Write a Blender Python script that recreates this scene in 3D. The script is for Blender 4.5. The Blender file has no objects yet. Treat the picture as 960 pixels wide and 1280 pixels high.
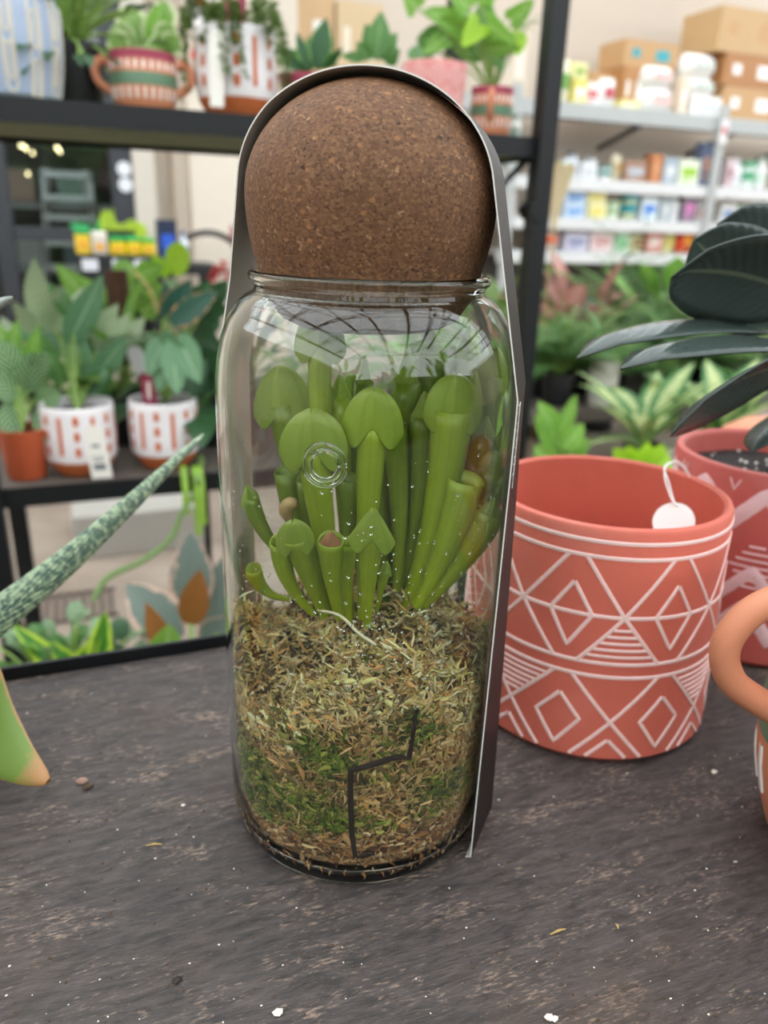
import bpy, math, random
from mathutils import Vector as V, Matrix
R_ = math.radians
rnd = random.Random(7)
C = bpy.context.scene.collection
T = 0.80                                   # table height
# ------------------------------------------------------------------ camera
PITCH, ROLL, YAW, FOC, H = R_(20.5), R_(1.9), R_(21.6), 967.0, 0.272
EYE = V((0, 0, T + H))
fh = V((math.sin(YAW), math.cos(YAW), 0)); rt = V((math.cos(YAW), -math.sin(YAW), 0)); zz = V((0, 0, 1))
fw = fh*math.cos(PITCH) - zz*math.sin(PITCH); uu = fh*math.sin(PITCH) + zz*math.cos(PITCH)
RR = rt*math.cos(ROLL) + uu*math.sin(ROLL); UU = -rt*math.sin(ROLL) + uu*math.cos(ROLL)
cd = bpy.data.cameras.new('camera'); cam = bpy.data.objects.new('camera', cd); C.objects.link(cam)
m = Matrix((RR, UU, -fw)).transposed().to_4x4(); m.translation = EYE; cam.matrix_world = m
cd.sensor_fit = 'VERTICAL'; cd.lens = 7.0; cd.sensor_height = 7.0*1280/FOC; cd.sensor_width = cd.sensor_height*.75
cd.clip_start = .01; cd.clip_end = 100
cd.dof.use_dof = True; cd.dof.focus_distance = .285; cd.dof.aperture_fstop = 2.1
bpy.context.scene.camera = cam

def ray(px, py): return fw*FOC + RR*(px-480) - UU*(py-640)
def at(px, py, Y=None, Z=None, d=None):
    """where the line of sight of a photo pixel meets depth Y, height Z or distance d"""
    v = ray(px, py)
    if Y is not None: t = (Y-EYE.y)/v.y
    elif Z is not None: t = (Z-EYE.z)/v.z
    else: t = d/FOC
    return EYE + v*t

# ------------------------------------------------------------------ materials
def lin(h):
    if not isinstance(h, str): return tuple(h)+(1,) if len(h) == 3 else h
    o = []
    for i in (0, 2, 4):
        x = int(h[i:i+2], 16)/255
        o.append(x/12.92 if x <= .04045 else ((x+.055)/1.055)**2.4)
    return tuple(o)+(1,)
MATS = {}
class NT:
    def __init__(s, name):
        s.m = bpy.data.materials.new(name); s.m.use_nodes = True; s.t = s.m.node_tree; s.t.nodes.clear()
        s.out = s.n('ShaderNodeOutputMaterial')
    def n(s, kind, ins=None, **kw):
        x = s.t.nodes.new(kind)
        for k, v in kw.items(): setattr(x, k, v)
        for k, v in (ins or {}).items(): s.set(x, k, v)
        return x
    def set(s, x, k, v):
        if hasattr(v, 'is_linked') or isinstance(v, bpy.types.NodeSocket): s.t.links.new(v, x.inputs[k])
        else: x.inputs[k].default_value = v
    def math(s, op, a, b=0.0, c=0.0):
        x = s.n('ShaderNodeMath', operation=op)
        for i, v in enumerate((a, b, c)): s.set(x, i, v)
        return x.outputs[0]
    def mix(s, f, a, b, blend='MIX'):
        x = s.n('ShaderNodeMix', data_type='RGBA', blend_type=blend)
        s.set(x, 0, f); s.set(x, 6, a); s.set(x, 7, b); return x.outputs[2]
    def noise(s, scale, detail=3, rough=.5, vec=None, dist=0.0):
        x = s.n('ShaderNodeTexNoise', {'Scale': scale, 'Detail': detail, 'Roughness': rough, 'Distortion': dist})
        if vec is not None: s.set(x, 'Vector', vec)
        return x.outputs[0]
    def ramp(s, f, stops, interp='LINEAR'):
        x = s.n('ShaderNodeValToRGB'); s.set(x, 0, f); r = x.color_ramp; r.interpolation = interp
        while len(r.elements) < len(stops): r.elements.new(.5)
        for e, (p, c) in zip(r.elements, stops): e.position = p; e.color = lin(c)
        return x.outputs[0]
    def co(s, which='Object'): return s.n('ShaderNodeTexCoord').outputs[which]
    def mapv(s, vec, scale=(1, 1, 1), rot=(0, 0, 0)):
        return s.n('ShaderNodeMapping', {'Vector': vec, 'Scale': scale, 'Rotation': rot}).outputs[0]
    def bump(s, h, strength, dist=.001): return s.n('ShaderNodeBump', {'Height': h, 'Strength': strength, 'Distance': dist}).outputs[0]
    def pbr(s, col, rough=.5, normal=None, **kw):
        p = s.n('ShaderNodeBsdfPrincipled', {'Base Color': col, 'Roughness': rough})
        if normal is not None: s.set(p, 'Normal', normal)
        for k, v in kw.items(): s.set(p, k.replace('_', ' '), v)
        s.t.links.new(p.outputs[0], s.out.inputs[0]); return p
def M(name, col, rough=.55, var=.12, scale=30, bump=0.0, bscale=None, metal=0.0, spec=.5, emit=None, es=1.0):
    if name in MATS: return MATS[name]
    t = NT(name); c = lin(col); v = t.co()
    nz = t.noise(scale, 4, .6, v)
    lo = tuple(x*(1-var) for x in c[:3])+(1,); hi = tuple(min(1, x*(1+var)) for x in c[:3])+(1,)
    cc = t.mix(nz, lo, hi)
    nm = t.bump(t.noise(bscale or scale*3, 5, .6, v), bump, .002) if bump else None
    kw = {'Metallic': metal, 'Specular_IOR_Level': spec}
    if emit: kw['Emission_Color'] = lin(emit); kw['Emission_Strength'] = es
    t.pbr(cc, rough, nm, **kw)
    MATS[name] = t.m; return t.m
def leafmat(name, c1, c2=None, mode='plain', rough=.4, amt=.5, trans=.25, freq=14, vein=None, bump=.25):
    """leaf blades carry Col = (across 0..1, along 0..1, random)"""
    if name in MATS: return MATS[name]
    t = NT(name); a = t.n('ShaderNodeAttribute', attribute_name='Col'); s = t.n('ShaderNodeSeparateXYZ', {0: a.outputs['Vector']})
    u, w, rr = s.outputs[0], s.outputs[1], s.outputs[2]
    au = t.math('ABSOLUTE', t.math('SUBTRACT', t.math('MULTIPLY', u, 2), 1))
    k1 = lin(c1); k2 = lin(c2) if c2 else tuple(x*.72 for x in k1[:3])+(1,)
    v = t.co(); n = t.noise(60, 3, .6, v)
    if mode == 'plain': f = t.math('MULTIPLY', n, .8)
    elif mode == 'edge': f = t.n('ShaderNodeMapRange', {0: t.math('ADD', au, t.math('MULTIPLY', t.math('SUBTRACT', n, .5), .9)), 1: 1-amt-.05, 2: 1-amt+.05}).outputs[0]
    elif mode == 'tip':
        e1 = t.n('ShaderNodeMapRange', {0: t.math('ADD', au, t.math('MULTIPLY', t.math('SUBTRACT', n, .5), .2)), 1: 1-amt-.05, 2: 1-amt+.03}).outputs[0]
        e2 = t.n('ShaderNodeMapRange', {0: t.math('ADD', w, t.math('MULTIPLY', t.math('SUBTRACT', n, .5), .3)), 1: .86, 2: .93}).outputs[0]; f = t.math('MAXIMUM', e1, e2)
    elif mode == 'center': f = t.n('ShaderNodeMapRange', {0: t.math('ADD', au, t.math('MULTIPLY', t.math('SUBTRACT', n, .5), .8)), 1: amt+.06, 2: amt-.06}).outputs[0]
    elif mode == 'stripe':
        ph = t.math('SUBTRACT', t.math('MULTIPLY', w, freq), t.math('MULTIPLY', au, 3))
        f = t.n('ShaderNodeMapRange', {0: t.math('SINE', t.math('MULTIPLY', ph, 6.283)), 1: -.3, 2: .5}).outputs[0]
    elif mode == 'speckle':
        n2 = t.noise(300, 2, .6, v); f = t.math('MULTIPLY', t.n('ShaderNodeMapRange', {0: t.math('ADD', n2, t.math('MULTIPLY', au, .12)), 1: .48, 2: .66}).outputs[0], .85)
    col = t.mix(f, k1, k2)
    col = t.mix(t.math('MULTIPLY', rr, .3), col, tuple(x*.6 for x in k1[:3])+(1,))
    if vein:
        f2 = t.n('ShaderNodeMapRange', {0: au, 1: .07, 2: .03}).outputs[0]; col = t.mix(f2, col, lin(vein))
    nm = t.bump(t.math('SINE', t.math('MULTIPLY', t.math('SUBTRACT', w, t.math('MULTIPLY', au, .25)), 90)), bump, .001)
    p = t.pbr(col, rough, nm)
    tr = t.n('ShaderNodeBsdfTranslucent', {'Color': col}); mx = t.n('ShaderNodeMixShader', {0: trans, 1: p.outputs[0], 2: tr.outputs[0]})
    t.t.links.new(mx.outputs[0], t.out.inputs[0])
    MATS[name] = t.m; return t.m

# ------------------------------------------------------------------ mesh helpers
def frame(d):
    d = V(d).normalized(); a = zz if abs(d.z) < .95 else V((1, 0, 0))
    s = d.cross(a).normalized(); return s, s.cross(d).normalized(), d
class MB:
    def __init__(s): s.v = []; s.f = []; s.mi = []; s.c = []; s.k = 0; s.col = None
    def add(s, vs, fs, cols=None):
        o = len(s.v); s.v += [tuple(x) for x in vs]; s.f += [tuple(i+o for i in f) for f in fs]; s.mi += [s.k]*len(fs)
        s.c += cols if cols else [s.col or (.5, .5, .5)]*len(vs); return s
    def box(s, c, size, rz=0, rx=0, ry=0, taper=1.0):
        x, y, z = (k/2 for k in size); mt = Matrix.Rotation(rz, 4, 'Z') @ Matrix.Rotation(ry, 4, 'Y') @ Matrix.Rotation(rx, 4, 'X'); vs = []
        for k in (-1, 1):
            for (i, j) in ((-1, -1), (1, -1), (1, 1), (-1, 1)):
                q = taper if k > 0 else 1
                vs.append(V(c) + mt @ V((i*x*q, j*y*q, k*z)))
        return s.add(vs, [(3, 2, 1, 0), (4, 5, 6, 7), (0, 1, 5, 4), (1, 2, 6, 5), (2, 3, 7, 6), (3, 0, 4, 7)])
    def lathe(s, prof, seg=48, c=(0, 0, 0), close=False):
        vs = []; fs = []; n = len(prof)
        for (r, z) in prof:
            for i in range(seg):
                a = 2*math.pi*i/seg; vs.append((c[0]+r*math.cos(a), c[1]+r*math.sin(a), c[2]+z))
        for k in range(n-1 if not close else n):
            k2 = (k+1) % n
            for i in range(seg):
                j = (i+1) % seg; fs.append((k*seg+i, k*seg+j, k2*seg+j, k2*seg+i))
        if not close:
            if prof[0][0] > 1e-4: fs.append(tuple(range(seg-1, -1, -1)))
            if prof[-1][0] > 1e-4: fs.append(tuple((n-1)*seg+i for i in range(seg)))
        return s.add(vs, fs)
    def tube(s, pts, rad, seg=8, cap=True, loop=False):
        pts = [V(p) for p in pts]; n = len(pts); vs = []; fs = []; prev = None
        for i, p in enumerate(pts):
            if loop: d = pts[(i+1) % n]-pts[i-1]
            else: d = pts[min(i+1, n-1)]-pts[max(i-1, 0)]
            if d.length < 1e-9: d = V((0, 0, 1))
            d.normalize()
            if prev is None: a, b, _ = frame(d)
            else:
                a = (prev - d*prev.dot(d)); a = a.normalized() if a.length > 1e-6 else frame(d)[0]; b = d.cross(a)
            prev = a; r = rad[i] if isinstance(rad, (list, tuple)) else rad
            for j in range(seg):
                t = 2*math.pi*j/seg; vs.append(p + a*math.cos(t)*r + b*math.sin(t)*r)
        for i in range(n if loop else n-1):
            i2 = (i+1) % n
            for j in range(seg): fs.append((i*seg+j, i*seg+(j+1) % seg, i2*seg+(j+1) % seg, i2*seg+j))
        if cap and not loop: fs += [tuple(range(seg-1, -1, -1)), tuple((n-1)*seg+j for j in range(seg))]
        return s.add(vs, fs)
    def grid(s, rows, cols=None):
        n = len(rows[0]); vs = [p for r in rows for p in r]; fs = []
        for i in range(len(rows)-1):
            for j in range(n-1): fs.append((i*n+j, i*n+j+1, (i+1)*n+j+1, (i+1)*n+j))
        return s.add(vs, fs, cols)
    def leaf(s, p, d, L, W, droop=.5, shape='ovate', fold=.25, up=None, nu=5, nv=9, wave=0.0, roll=0.0, r=None):
        d = V(d).normalized(); up = V(up) if up is not None else zz
        side = d.cross(up)
        if side.length < .05: side = d.cross(V((rnd.uniform(-1, 1), rnd.uniform(-1, 1), 0)))
        side.normalize(); side = Matrix.Rotation(roll, 3, d) @ side
        p = V(p); rows = []; cols = []; r = rnd.random() if r is None else r; ph = rnd.random()*6
        for i in range(nv):
            t = i/(nv-1)
            if shape == 'ovate': w = math.sin(math.pi*min(1, t*.93+.05)**.75)**.85
            elif shape == 'lance': w = math.sin(math.pi*(t*.96+.03)**.8)**1.0
            elif shape == 'strap': w = min(1, 4*t+.35)*(1-t**3)**.8
            elif shape == 'heart': w = (1-t)**.6*min(1, (t+.02)*9)**.5*1.05
            else: w = math.sin(math.pi*min(1, t*.96+.02))**.55
            if i == nv-1: w = .02
            nrm = side.cross(d).normalized(); row = []
            for j in range(nu):
                u = j/(nu-1)*2-1
                back = -.18*L*abs(u)**1.5*(1-t)**3 if shape == 'heart' else 0
                q = p + side*(u*w*W/2) + nrm*(abs(u)*fold*w*W/2 + wave*W*math.sin(ph+t*11+u*2)*abs(u)) + d*back
                row.append(q); cols.append((u*.5+.5, t, r))
            rows.append(row)
            p = p + d*(L/(nv-1)); d = (Matrix.Rotation(-droop/(nv-1), 3, side) @ d).normalized()
        return s.grid(rows, cols)
    def build(s, name, mats, parent=None, smooth=True, loc=None, bevel=0, sub=0, solid=0):
        me = bpy.data.meshes.new(name); me.from_pydata(s.v, [], s.f)
        for mt in (mats if isinstance(mats, (list, tuple)) else [mats]): me.materials.append(mt)
        me.polygons.foreach_set('material_index', s.mi)
        a = me.color_attributes.new('Col', 'FLOAT_COLOR', 'POINT')
        a.data.foreach_set('color', [x for c in s.c for x in (c[0], c[1], c[2], 1.0)])
        if smooth: me.polygons.foreach_set('use_smooth', [True]*len(s.f))
        me.update()
        o = bpy.data.objects.new(name, me); C.objects.link(o)
        if parent: o.parent = parent
        if loc is not None: o.location = loc
        if solid: q = o.modifiers.new('solid', 'SOLIDIFY'); q.thickness = solid; q.offset = 0
        if sub: q = o.modifiers.new('sub', 'SUBSURF'); q.levels = q.render_levels = sub
        if bevel:
            q = o.modifiers.new('bevel', 'BEVEL'); q.width = bevel; q.segments = 2; q.limit_method = 'ANGLE'
        if smooth and not sub:
            try: me.set_sharp_from_angle(angle=R_(40))
            except Exception: pass
        return o
def tag(o, label=None, cat=None, group=None, kind=None):
    for k, v in (('label', label), ('category', cat), ('group', group), ('kind', kind)):
        if v: o[k] = v
    return o
def thing(name, loc, label, cat, group=None, rz=0):
    o = bpy.data.objects.new(name, None); C.objects.link(o); o.location = loc; o.rotation_euler.z = rz; o.empty_display_size = .02
    return tag(o, label, cat, group)
def struct(o): o['kind'] = 'structure'; return o
def lerp(a, b, t): return a+(b-a)*t
def bez(p0, p1, p2, n=10):
    return [V(p0)*(1-t)**2 + V(p1)*2*t*(1-t) + V(p2)*t*t for t in (i/(n-1) for i in range(n))]
def smoothpath(pts, n=6):
    P = [V(p) for p in pts]; out = []
    for i in range(len(P)-1):
        a = P[max(i-1, 0)]; b = P[i]; c = P[i+1]; d = P[min(i+2, len(P)-1)]
        for k in range(n):
            t = k/n; out.append(.5*((2*b)+(c-a)*t+(2*a-5*b+4*c-d)*t*t+(3*b-a-3*c+d)*t**3))
    return out+[P[-1]]

# ------------------------------------------------------------------ potting bench
JX, JY = 0.1085, 0.2975                      # jar axis on the table
JC = V((JX, JY, T))
def atj(px, py, o=0.0):
    """point on the upright plane through the jar axis facing the viewer, o metres behind it"""
    v = ray(px, py); t = ((JC + fh*o - EYE).dot(fh))/v.dot(fh); return EYE + v*t
def wood_table():
    t = NT('weathered_black_board'); v = t.co()
    g1 = t.noise(1, 6, .72, t.mapv(v, (60, 260, 60)), .4)
    g2 = t.noise(1, 5, .7, t.mapv(v, (190, 780, 60)), .2)
    big = t.noise(5, 4, .6, v); mid = t.noise(24, 5, .7, t.mapv(v, (1, 2.2, 1)))
    col = t.ramp(g1, [(.28, '1c1918'), (.45, '393331'), (.6, '4b4340'), (.8, '5d5350')])
    st = t.n('ShaderNodeMapRange', {0: t.math('ADD', g2, t.math('MULTIPLY', t.math('SUBTRACT', mid, .5), .7)), 1: .57, 2: .70}).outputs[0]
    col = t.mix(t.math('MULTIPLY', st, .7), col, lin('988170'))
    dk = t.n('ShaderNodeMapRange', {0: g2, 1: .42, 2: .32}).outputs[0]
    col = t.mix(t.math('MULTIPLY', dk, .6), col, lin('141315'))
    rd = t.n('ShaderNodeMapRange', {0: t.noise(9, 5, .7, v), 1: .55, 2: .72}).outputs[0]
    col = t.mix(t.math('MULTIPLY', rd, .35), col, lin('54402f'))
    bl = t.n('ShaderNodeMapRange', {0: big, 1: .35, 2: .65, 3: .8, 4: 1.25}).outputs[0]
    col = t.mix(1.0, col, bl, 'MULTIPLY')
    h = t.math('ADD', g1, t.math('MULTIPLY', g2, .6))
    t.pbr(col, t.n('ShaderNodeMapRange', {0: mid, 3: .42, 4: .72}).outputs[0], t.bump(h, .55, .0012), Specular_IOR_Level=.45)
    return t.m
black_metal = M('black_steel', '141618', .45, .15, 40, .1, spec=.35)
EDGE = .465
bench = thing('potting_bench', (0.4, 0, 0), 'black metal framed bench with a weathered dark board top, carrying the glass jar', 'bench')
def P0(o, root):  # world-space mesh under a root at root.location
    o.location = -V(root.location); o.parent = root; return o
P0(MB().box((.4, -.035, T-.009), (2.8, 1.0-.002, .018)).build('board_top', wood_table(), bevel=.0008), bench)
fr = MB().box((.4, EDGE+.0015, T-.016), (2.806, .003, .048)).box((.4, EDGE-.0225+.003, T-.0215), (2.8, .045, .003))
P0(fr.build('edge_rail', black_metal, bevel=.0006), bench)
for (x, y) in ((-.97, .44), (1.77, .44), (-.97, -.5), (1.77, -.5)):
    P0(MB().box((x, y, (T-.024)/2), (.04, .04, T-.024)).build('leg', black_metal), bench)

# ------------------------------------------------------------------ jar
def glassmat():
    t = NT('clear_glass')
    g = t.n('ShaderNodeBsdfGlass', {'Color': (.972, .985, .974, 1), 'Roughness': 0.0, 'IOR': 1.46})
    t.t.links.new(g.outputs[0], t.out.inputs[0]); return t.m
glass = glassmat()
op = [(.0, .0022), (.030, .0020), (.048, .0006), (.0545, .0), (.0582, .0015), (.0603, .0055), (.0612, .0125), (.0614, .026), (.0616, .05), (.0616, .12), (.0616, .19), (.0615, .206), (.0611, .216), (.0602, .225),
      (.0584, .233), (.0556, .2403), (.0520, .2458), (.0487, .2489), (.0468, .2508), (.0465, .2522), (.0474, .2536), (.0487, .2546), (.0490, .2562), (.0484, .2575), (.0472, .2580)]
th = .0022
op = [(r if z < .25 else r*.968, z if z < .2 else z-.0055*min(1, (z-.2)/.02)) for r, z in op]
ip = [(.0460, .2572), (.0452, .2550), (.0448, .2520), (.0452, .2500), (.0470, .2478), (.0505, .2440), (.0539, .2387), (.0563, .2322), (.0580, .2245), (.0589, .2155), (.0593, .2055), (.0594, .19), (.0594, .12),
      (.0594, .05), (.0593, .027), (.0587, .0150), (.0570, .0085), (.0535, .0052), (.046, .0042), (.03, .0045), (.0, .0046)]
jar = thing('glass_jar', JC, 'tall clear glass terrarium jar with rounded shoulders, closed by a large cork ball', 'jar', rz=-YAW)
LIFT = .0013
ip = [(r if z < .249 else r*.968, z if z < .2 else z-.0055*min(1, (z-.2)/.02)) for r, z in ip]
jb = MB().lathe(op+ip, 128)
jb.build('glass_body', glass, jar, loc=(0, 0, LIFT))
# moulded ring on the glass front (jar frame: -y faces the viewer)
pr = atj(405, 587, -.061) - JC
ang = math.asin(max(-1, min(1, pr.dot(rt)/.0617)))
ring = MB()
def onjar(a, z, r=.0617): return V((r*math.sin(a), -r*math.cos(a), z))
rz_ = pr.z
def ringpts(rad, n=40, lift=0): return [onjar(ang+rad*math.cos(2*math.pi*k/n)/.0617, rz_+rad*math.sin(2*math.pi*k/n), .0617+lift) for k in range(n)]
ring.tube(ringpts(.0054), .0010, 8, loop=True).tube(ringpts(.0078), .0006, 8, loop=True)
ring.build('moulded_ring', glass, jar, loc=(0, 0, LIFT))
# cork
def corkmat():
    t = NT('pressed_cork'); v = t.co()
    vo = t.n('ShaderNodeTexVoronoi', {'Vector': t.mapv(v, (1, 1, 1.25)), 'Scale': 900.0, 'Randomness': 1.0}); cells = vo.outputs['Color']
    s = t.n('ShaderNodeSeparateColor', {0: cells}).outputs[0]
    vo2 = t.n('ShaderNodeTexVoronoi', {'Vector': t.mapv(v, (1, 1.15, 1.4)), 'Scale': 330.0}); s2 = t.n('ShaderNodeSeparateColor', {0: vo2.outputs['Color']}).outputs[1]
    n = t.noise(900, 3, .6, v); n2 = t.noise(25, 4, .6, v)
    col = t.ramp(t.math('ADD', t.math('MULTIPLY', s, .55), t.math('MULTIPLY', n, .5)), [(.1, '3f2816'), (.35, '5f4029'), (.6, '6c4a32'), (.9, '82603f')])
    f = t.n('ShaderNodeMapRange', {0: s2, 1: .90, 2: .93}).outputs[0]; g = t.n('ShaderNodeMapRange', {0: vo2.outputs['Distance'], 1: .42, 2: .3}).outputs[0]
    col = t.mix(t.math('MULTIPLY', f, t.math('MULTIPLY', g, .75)), col, lin('94663f'))
    d = t.n('ShaderNodeMapRange', {0: t.noise(260, 3, .65, t.mapv(v, (1, 1, 1.3))), 1: .36, 2: .30}).outputs[0]
    col = t.mix(t.math('MULTIPLY', d, .8), col, lin('24160c'))
    l2 = t.n('ShaderNodeMapRange', {0: t.noise(340, 2, .6, v), 1: .66, 2: .72}).outputs[0]
    col = t.mix(t.math('MULTIPLY', l2, .7), col, lin('a67f5e'))
    col = t.mix(1.0, col, t.n('ShaderNodeMapRange', {0: n2, 1: .3, 2: .7, 3: .85, 4: 1.12}).outputs[0], 'MULTIPLY')
    t.pbr(col, .72, t.bump(t.math('ADD', n, t.math('MULTIPLY', d, -1.2)), .35, .0006), Specular_IOR_Level=.35); return t.m
zc = (atj(465, 252) - JC).z
prof = []
for k in range(25):
    a = math.pi/2*k/24; prof.append((.0476*math.sin(a), zc+.0402*math.cos(a)))
for z in (.004, .010, .015, .020, .025): prof.append((.0476*math.sqrt(1-(z/.062)**2), zc-z))
prof += [(.0430, .2500), (.0425, .2450), (.0400, .2400), (.034, .2345), (.028, .232), (.0, .2315)]
MBc = MB().lathe(prof[::-1], 96)
cork = MBc.build('cork_ball', corkmat(), jar, loc=(0, 0, LIFT))

# ------------------------------------------------------------------ card sleeve over the jar
def cardmat():
    t = NT('dark_brown_card'); v = t.co(); n = t.noise(90, 4, .6, v)
    t.pbr(t.mix(n, lin('1c1413'), lin('271c1b')), .5, t.bump(t.noise(400, 3, .5, v), .08, .0005), Specular_IOR_Level=.28); return t.m
card_out = cardmat(); card_in = M('grey_card_inside', 'b0aa9f', .6, .06, 60); card_edge = M('white_card_edge', 'dcd9d2', .7, .05, 60)
def hull_profile():
    pts = []
    for z in (.003, .03, .06, .09, .12, .15, .18, .2, .2065, .2115): pts.append((.0626, z))
    for k in range(41):
        a = -.6+k*(math.pi/2+.6)/40; pts.append((.0481*math.cos(a), zc+LIFT+(.0407 if a > 0 else .062)*math.sin(a)))
    keep = [(.0626, .0012)]
    for p in sorted(pts[1:], key=lambda p: p[1]):       # right hand convex chain, bottom to top
        while len(keep) > 1 and (keep[-1][0]-keep[-2][0])*(p[1]-keep[-2][1])-(keep[-1][1]-keep[-2][1])*(p[0]-keep[-2][0]) < -1e-9: keep.pop()
        keep.append(p)
    out = [(0, .0006), (.045, .0006), (.0605, .0006)]
    for i in range(len(keep)-1):
        n_ = max(1, int(math.hypot(keep[i+1][0]-keep[i][0], keep[i+1][1]-keep[i][1])/.012))
        out += [(lerp(keep[i][0], keep[i+1][0], k/n_), lerp(keep[i][1], keep[i+1][1], k/n_)) for k in range(n_)]
    return out+[keep[-1]]
hp = hull_profile()
path = hp[2:] + [(-x, z) for x, z in hp[-2:0:-1] if z > .055]
SW = .0195; SR = math.radians(-13)
sl = MB(); n = len(path); tk = .00045
nr = []
for i in range(n):
    a = path[max(0, i-1)]; b = path[min(n-1, i+1)]; tx, tz = b[0]-a[0], b[1]-a[1]; L = math.hypot(tx, tz) or 1; nr.append((tz/L, -tx/L))
def hw(i): x, z = path[i]; return (-SW if x > 0 or z > .31 else lerp(-SW, -SW*.45, min(1, (.31-z)/.06))) , SW
for side, mi in ((tk, 0), (-tk*.2, 1)):
    sl.k = mi; rows = []
    for i in range(n):
        x, z = path[i]; nx, nz = nr[i]; rows.append([V((x+nx*side, y, z+nz*side)) for y in (hw(i)[0], 0, hw(i)[1])])
    sl.grid(rows)
sl.k = 2
for e_ in (0, 1):
    rows = []
    for i in range(n):
        x, z = path[i]; nx, nz = nr[i]; y = hw(i)[e_]; rows.append([V((x+nx*tk, y, z+nz*tk)), V((x-nx*tk*.2, y, z-nz*tk*.2))])
    sl.grid(rows)
def twist(v):
    x, y, z = v
    if x > .02 and z < .2:
        k_ = 1-z/.2; a_ = math.radians(-9)*k_; x = x+.0016*k_; y = y*(1-.14*k_) if y < 0 else y
        return (x*math.cos(a_)-y*math.sin(a_), x*math.sin(a_)+y*math.cos(a_), z)
    return v
sl.v = [twist(v) for v in sl.v]
sleeve = sl.build('card_sleeve', [card_out, card_in, card_edge], smooth=False)
sleeve.location = JC + V((0, 0, .0002)); sleeve.rotation_euler.z = -YAW + SR
tag(sleeve, 'dark brown card band looped over the cork ball and down beside the terrarium jar', 'card band')
mk = MB()
for k in range(9):
    z0 = .205 - k*.0034; y0 = -.0165
    for s_ in (-1, 1):
        mk.tube([(.0632, y0+.0045, z0), (.0632, y0+.0045+s_*.0028, z0+.004+.0005*k % .001)], .00028, 5)
mk.tube([(.0632, y0+.0045, .208), (.0632, y0+.0045, .175)], .0003, 5)
mk.build('white_sprig_print', M('white_ink', 'e8e6e0', .6, .02), sleeve)

# ------------------------------------------------------------------ moss
def moss_top(x, y):   # local (jar frame) surface height
    r = math.hypot(x, y); return .095 + .010*math.sin(x*75+1) + .006*math.sin(y*110+2) + .006*math.sin((x+y)*190) - .016*math.exp(-((x+.010)**2+(y+.015)**2)/.00035) + .05*max(0, y)*1.0 + .006*max(0, x)/.05
def moss_col(x, y, z):
    n = math.sin(x*140+z*60)+math.sin(z*210+x*90+1.3)+math.sin(y*120-z*150)
    g = n*.28 + rnd.gauss(0, .35)
    zt = moss_top(x, y)
    a = z/zt
    left = max(0, -x)/.055
    if a < .27: g -= .9
    elif a < .72: g += .18 + left*.75 - max(0, x)*6
    elif a < .86: g += -.2
    else: g -= .55
    if g > .35: base = rnd.choice([(.07, .15, .012), (.10, .19, .02), (.16, .26, .04), (.26, .32, .07), (.34, .38, .12)])
    elif g > .05: base = rnd.choice([(.30, .30, .10), (.36, .33, .14), (.30, .22, .10)])
    else:
        if a < .3: base = rnd.choice([(.42, .25, .12), (.30, .16, .07), (.52, .36, .2), (.62, .49, .32), (.45, .27, .13), (.22, .11, .05), (.66, .55, .40)])
        elif a > .76: base = rnd.choice([(.74, .66, .46), (.84, .76, .56), (.64, .54, .30), (.55, .36, .16), (.66, .64, .36), (.48, .46, .18)])
        else: base = rnd.choice([(.55, .42, .24), (.44, .28, .12), (.60, .50, .30), (.36, .22, .10), (.50, .40, .2)])
    k = rnd.choice((.35, .7, 1.0, 1.2, 1.45))*rnd.uniform(.9, 1.1); return (min(1, base[0]*k*1.22), min(1, base[1]*k*1.02), base[2]*k*.78)
def colmat(name, rough=.7, trans=.2):
    t = NT(name); a = t.n('ShaderNodeAttribute', attribute_name='Col'); p = t.pbr(a.outputs['Color'], rough, Specular_IOR_Level=.3)
    tr = t.n('ShaderNodeBsdfTranslucent', {'Color': a.outputs['Color']}); mx = t.n('ShaderNodeMixShader', {0: trans, 1: p.outputs[0], 2: tr.outputs[0]})
    t.t.links.new(mx.outputs[0], t.out.inputs[0]); return t.m
ms = MB(); rm = .0560
ms.col = (.13, .09, .04)  # dark core colour paints depth shade into the gaps between strands
prof = [(0, .0066), (.045, .0066), (.0535, .0095), (.0555, .014), (rm, .02)]
vs = []; fs = []; seg = 64
ring_z = [.0066+.0, .0075, .012, .02, .035, .05, .065, .08]
rows = []
for zi, z in enumerate(ring_z+['t0', 't1', 't2', 't3', 't4']):
    row = []
    for i in range(seg+1):
        a = 2*math.pi*i/seg
        if isinstance(z, float): rr_ = [.047, .0535, .0555, rm, rm, rm, rm, rm][zi]; zz_ = min(z, moss_top(rr_*math.cos(a), rr_*math.sin(a))-.006)
        else: rr_ = [.0555, .043, .03, .015, .0005][int(z[1])]; zz_ = moss_top(rr_*math.cos(a), rr_*math.sin(a)) - .003
        row.append(V((rr_*math.cos(a), rr_*math.sin(a), zz_)))
    rows.append(row)
ms.grid(rows)
def strand(p, d, L, W, up):
    n = 4; rows = []; d = V(d).normalized(); s = d.cross(up); s = s.normalized() if s.length > .01 else V((1, 0, 0))
    ax = V((rnd.gauss(0, 1), rnd.gauss(0, 1), rnd.gauss(0, 1))).normalized(); q = V(p); bend = rnd.uniform(-1.3, 1.3)
    for i in range(n):
        w_ = W*(.6, 1, .8, .15)[i]; rows.append([q-s*w_, q+up*w_*.7, q+s*w_]); q = q+d*(L/(n-1)); d = Matrix.Rotation(bend, 3, ax) @ d
        rad = math.hypot(q.x, q.y)
        if rad > .0585: q.x *= .0585/rad; q.y *= .0585/rad
    c = moss_col(p[0], p[1], p[2]); ms.grid(rows, [c]*(n*3))
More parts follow.
